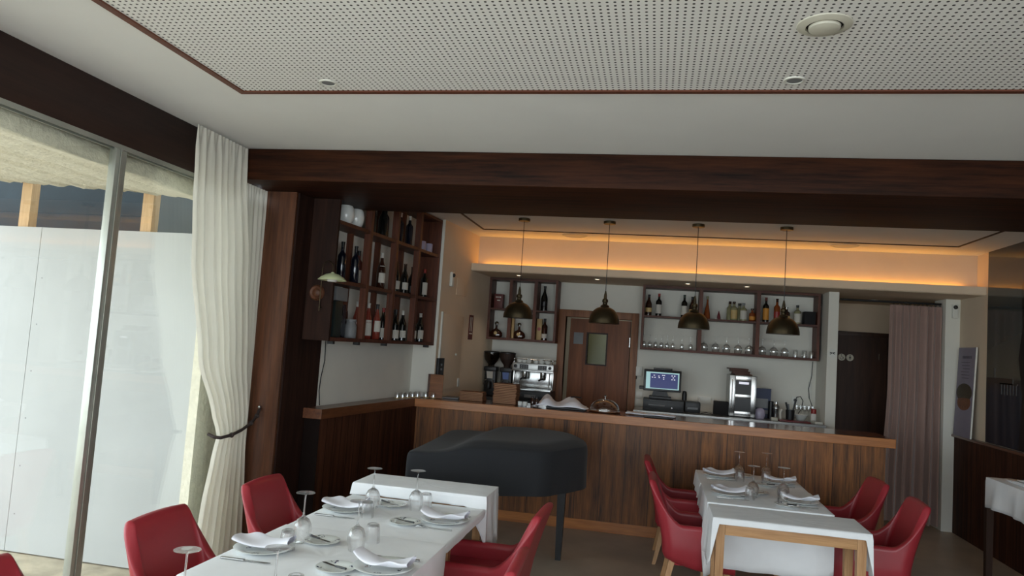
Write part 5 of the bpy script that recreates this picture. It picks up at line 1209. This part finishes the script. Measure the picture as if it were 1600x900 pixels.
def lerp(pts, z):
    pts = sorted(pts)
    if z <= pts[0][0]: return pts[0][1]
    for (z0, v0), (z1, v1) in zip(pts, pts[1:]):
        if z <= z1: t = (z-z0)/(z1-z0); t = t*t*(3-2*t)*0.5+t*0.5; return v0+(v1-v0)*t
    return pts[-1][1]
L1 = [(3.02, 4.10), (2.6, 4.13), (2.17, 4.18), (1.51, 4.36), (1.15, 4.55), (0.97, 4.64), (0.85, 4.60), (0.5, 4.53), (0.02, 4.46)]
R1 = [(3.02, 4.69), (2.8, 4.71), (2.2, 4.84), (1.5, 4.93), (1.1, 4.98), (0.97, 4.97), (0.5, 5.02), (0.02, 5.06)]
def xc1(z): return -2.945 + 0.0*z
c1 = curtain('window_curtain', '', 'cream', 3.015, 0.01, lambda z: (lerp(L1, z), lerp(R1, z)), lambda z: -2.955+0.015*sm(1.5, 0.97, z), 7.5, 0.022, seed=2)
tag(c1, 'cream pleated curtain gathered by a cord at the window, nearer one hanging from the ceiling', 'curtain', 'cream window curtains')
L2 = [(2.79, 4.76), (2.0, 4.86), (1.2, 4.98), (0.97, 4.99), (0.02, 4.96)]
R2 = [(2.79, 5.085), (2.0, 5.09), (1.5, 5.10), (1.13, 5.10), (0.5, 5.11), (0.02, 5.10)]
c2 = curtain('window_curtain', '', 'cream', 2.79, 0.01, lambda z: (lerp(L2, z), lerp(R2, z)), lambda z: -3.00, 4.5, 0.018, seed=5, n=90)
tag(c2, 'cream pleated curtain beside the brown column, further one hanging from under the beam', 'curtain', 'cream window curtains')
g = G()
tp = [(-2.99, 4.60), (-2.94, 4.595), (-2.905, 4.62), (-2.885, 4.72), (-2.88, 4.84), (-2.885, 4.96), (-2.90, 5.06), (-2.915, 5.12)]
tz = [0.985, 0.97, 0.965, 0.975, 1.0, 1.035, 1.08, 1.13]
tieback = thing('curtain_tieback', 'dark knotted cord tieback holding the cream curtains to the brown column', 'tieback', (-2.915, 5.12, 1.13))
g.tube([(x+2.915, y-5.12, z-1.13) for (x, y), z in zip(tp, tz)], 0.011, 10).make('cord', 'rope', tieback)
for k in (3, 5, 6): G().lathe([(0.0005, -0.018), (0.014, -0.012), (0.019, 0), (0.014, 0.012), (0.0005, 0.018)], 12, (tp[k][0]+2.915, tp[k][1]-5.12, tz[k]-1.13), 'y').make('knot', 'rope', tieback)
G().lathe([(0.0005, -0.02), (0.010, -0.018), (0.010, 0.012)], 12, (0.0, 0.0, 0.01), 'y').make('wall_hook', 'chrome', tieback)
# mauve curtain in the corridor opening
MS = lambda z: (2.64-0.05*sm(1.6, 0.4, z), 3.19)
mc = curtain('velvet_curtain', '', 'mauve', 2.50, 0.03, MS, lambda z: 9.16, 6.2, 0.05, axis='x', seed=9, head=0.06)
tag(mc, 'heavy mauve curtain hanging in the opening to the corridor', 'curtain')
rod = thing('curtain_rod', 'dark curtain rod with rings above the mauve curtain', 'curtain rod', (2.62, 9.16, 2.53))
G().lathe([(0.0005, -0.52), (0.012, -0.52), (0.012, 0.565), (0.0005, 0.565)], 12, axis='x').make('rod', 'black', rod)
for k in range(12):
    x = 0.06+0.045*k
    G().tube([(x, 0.022*math.cos(R(a)), 0.022*math.sin(R(a))-0.010) for a in range(0, 361, 30)], 0.003, 5).make('ring', 'black', rod)

# ------------------------------------------------------------------ banner and side table at the right wall
bn = thing('printed_banner', 'tall grey-violet printed card with a filled bread picture leaning on the right wall ledge', 'banner', (3.285, 8.775, 1.076))
bd = G().box(-0.008, 0.0, -0.235, 0.215, 0.0, 0.965, 0.0).make('card', 'bannergrey', bn, 0, rot=(0, R(2.6), 0))
g = G(); g.box(-0.012, 0.004, -0.243, -0.235, 0.0, 0.968, 0.002); g.make('edge_strip', 'whiteplastic', bd)
def bell(cy, cz, ry, rz, name, m):
    g = G(); c = g.bm.verts.new((-0.010, cy, cz)); vs = [g.bm.verts.new((-0.0095, cy+ry*math.cos(2*PI*k/28), cz+rz*math.sin(2*PI*k/28))) for k in range(28)]
    vb = [g.bm.verts.new((-0.008, v.co.y, v.co.z)) for v in vs]
    for k in range(28): g.bm.faces.new((c, vs[k], vs[(k+1) % 28])); g.bm.faces.new((vs[k], vb[k], vb[(k+1) % 28], vs[(k+1) % 28]))
    return g.make(name, m, bd, 0)
bell(-0.01, 0.37, 0.17, 0.085, 'bread_print', 'bread'); bell(0.0, 0.475, 0.20, 0.10, 'filling_print', 'filling')
g = G()
for k in range(7): g.box(-0.0092, -0.008, 0.09-k*0.035-0.012, 0.09-k*0.035+0.012, 0.845, 0.875)
for k in range(6): g.box(-0.0092, -0.008, -0.10+0.01*(k % 2), 0.12-0.02*(k % 3), 0.80-k*0.034, 0.806-k*0.034)
g.make('text_lines', 'bannerdark', bd, 0)
st_ = thing('side_table', 'dark narrow side table by the right wall piled with white cloths', 'side table', (3.10, 6.55, 0))
G().box(-0.20, 0.205, -0.68, 0.68, 0.83, 0.862, 0.004).make('tabletop', 'menudark', st_)
for sx in (-0.175, 0.18):
    for sy in (-0.655, 0.655): G().taper((sx, sy, 0.83), (sx, sy, 0), 0.06, 0.05).make('leg', 'darkdoor', st_)
cloth('side_cloth', 'off-white cloth draped over the side table at the right wall', 2.90, 3.29, 5.90, 7.20, 0.864, 0.24, 0.02, 0.2, 0.12, group=None, seed=21, amp=0.035, corner=0.02)
for k in range(3):
    rows = []
    for j in range(7):
        rows.append([(-0.13+0.26*i/12, -0.26+0.52*j/6, 0.006*math.sin(i*0.9+j+k*2)*0.6) for i in range(13)])
    g = G(); g.grid(rows); o = g.make('folded_linen', 'cloth'); m_ = o.modifiers.new('thick', 'SOLIDIFY'); m_.thickness = 0.012; m_.offset = 1
    o.location = (3.10+0.01*k, 6.80-0.12*k, 0.874+0.017*k); o.rotation_euler = (0, 0, R(4*k-3)); tag(o, 'folded white linen on the side table, ' + ('bottom', 'middle', 'top')[k] + ' of the pile', 'linen', 'folded linens on the side table')
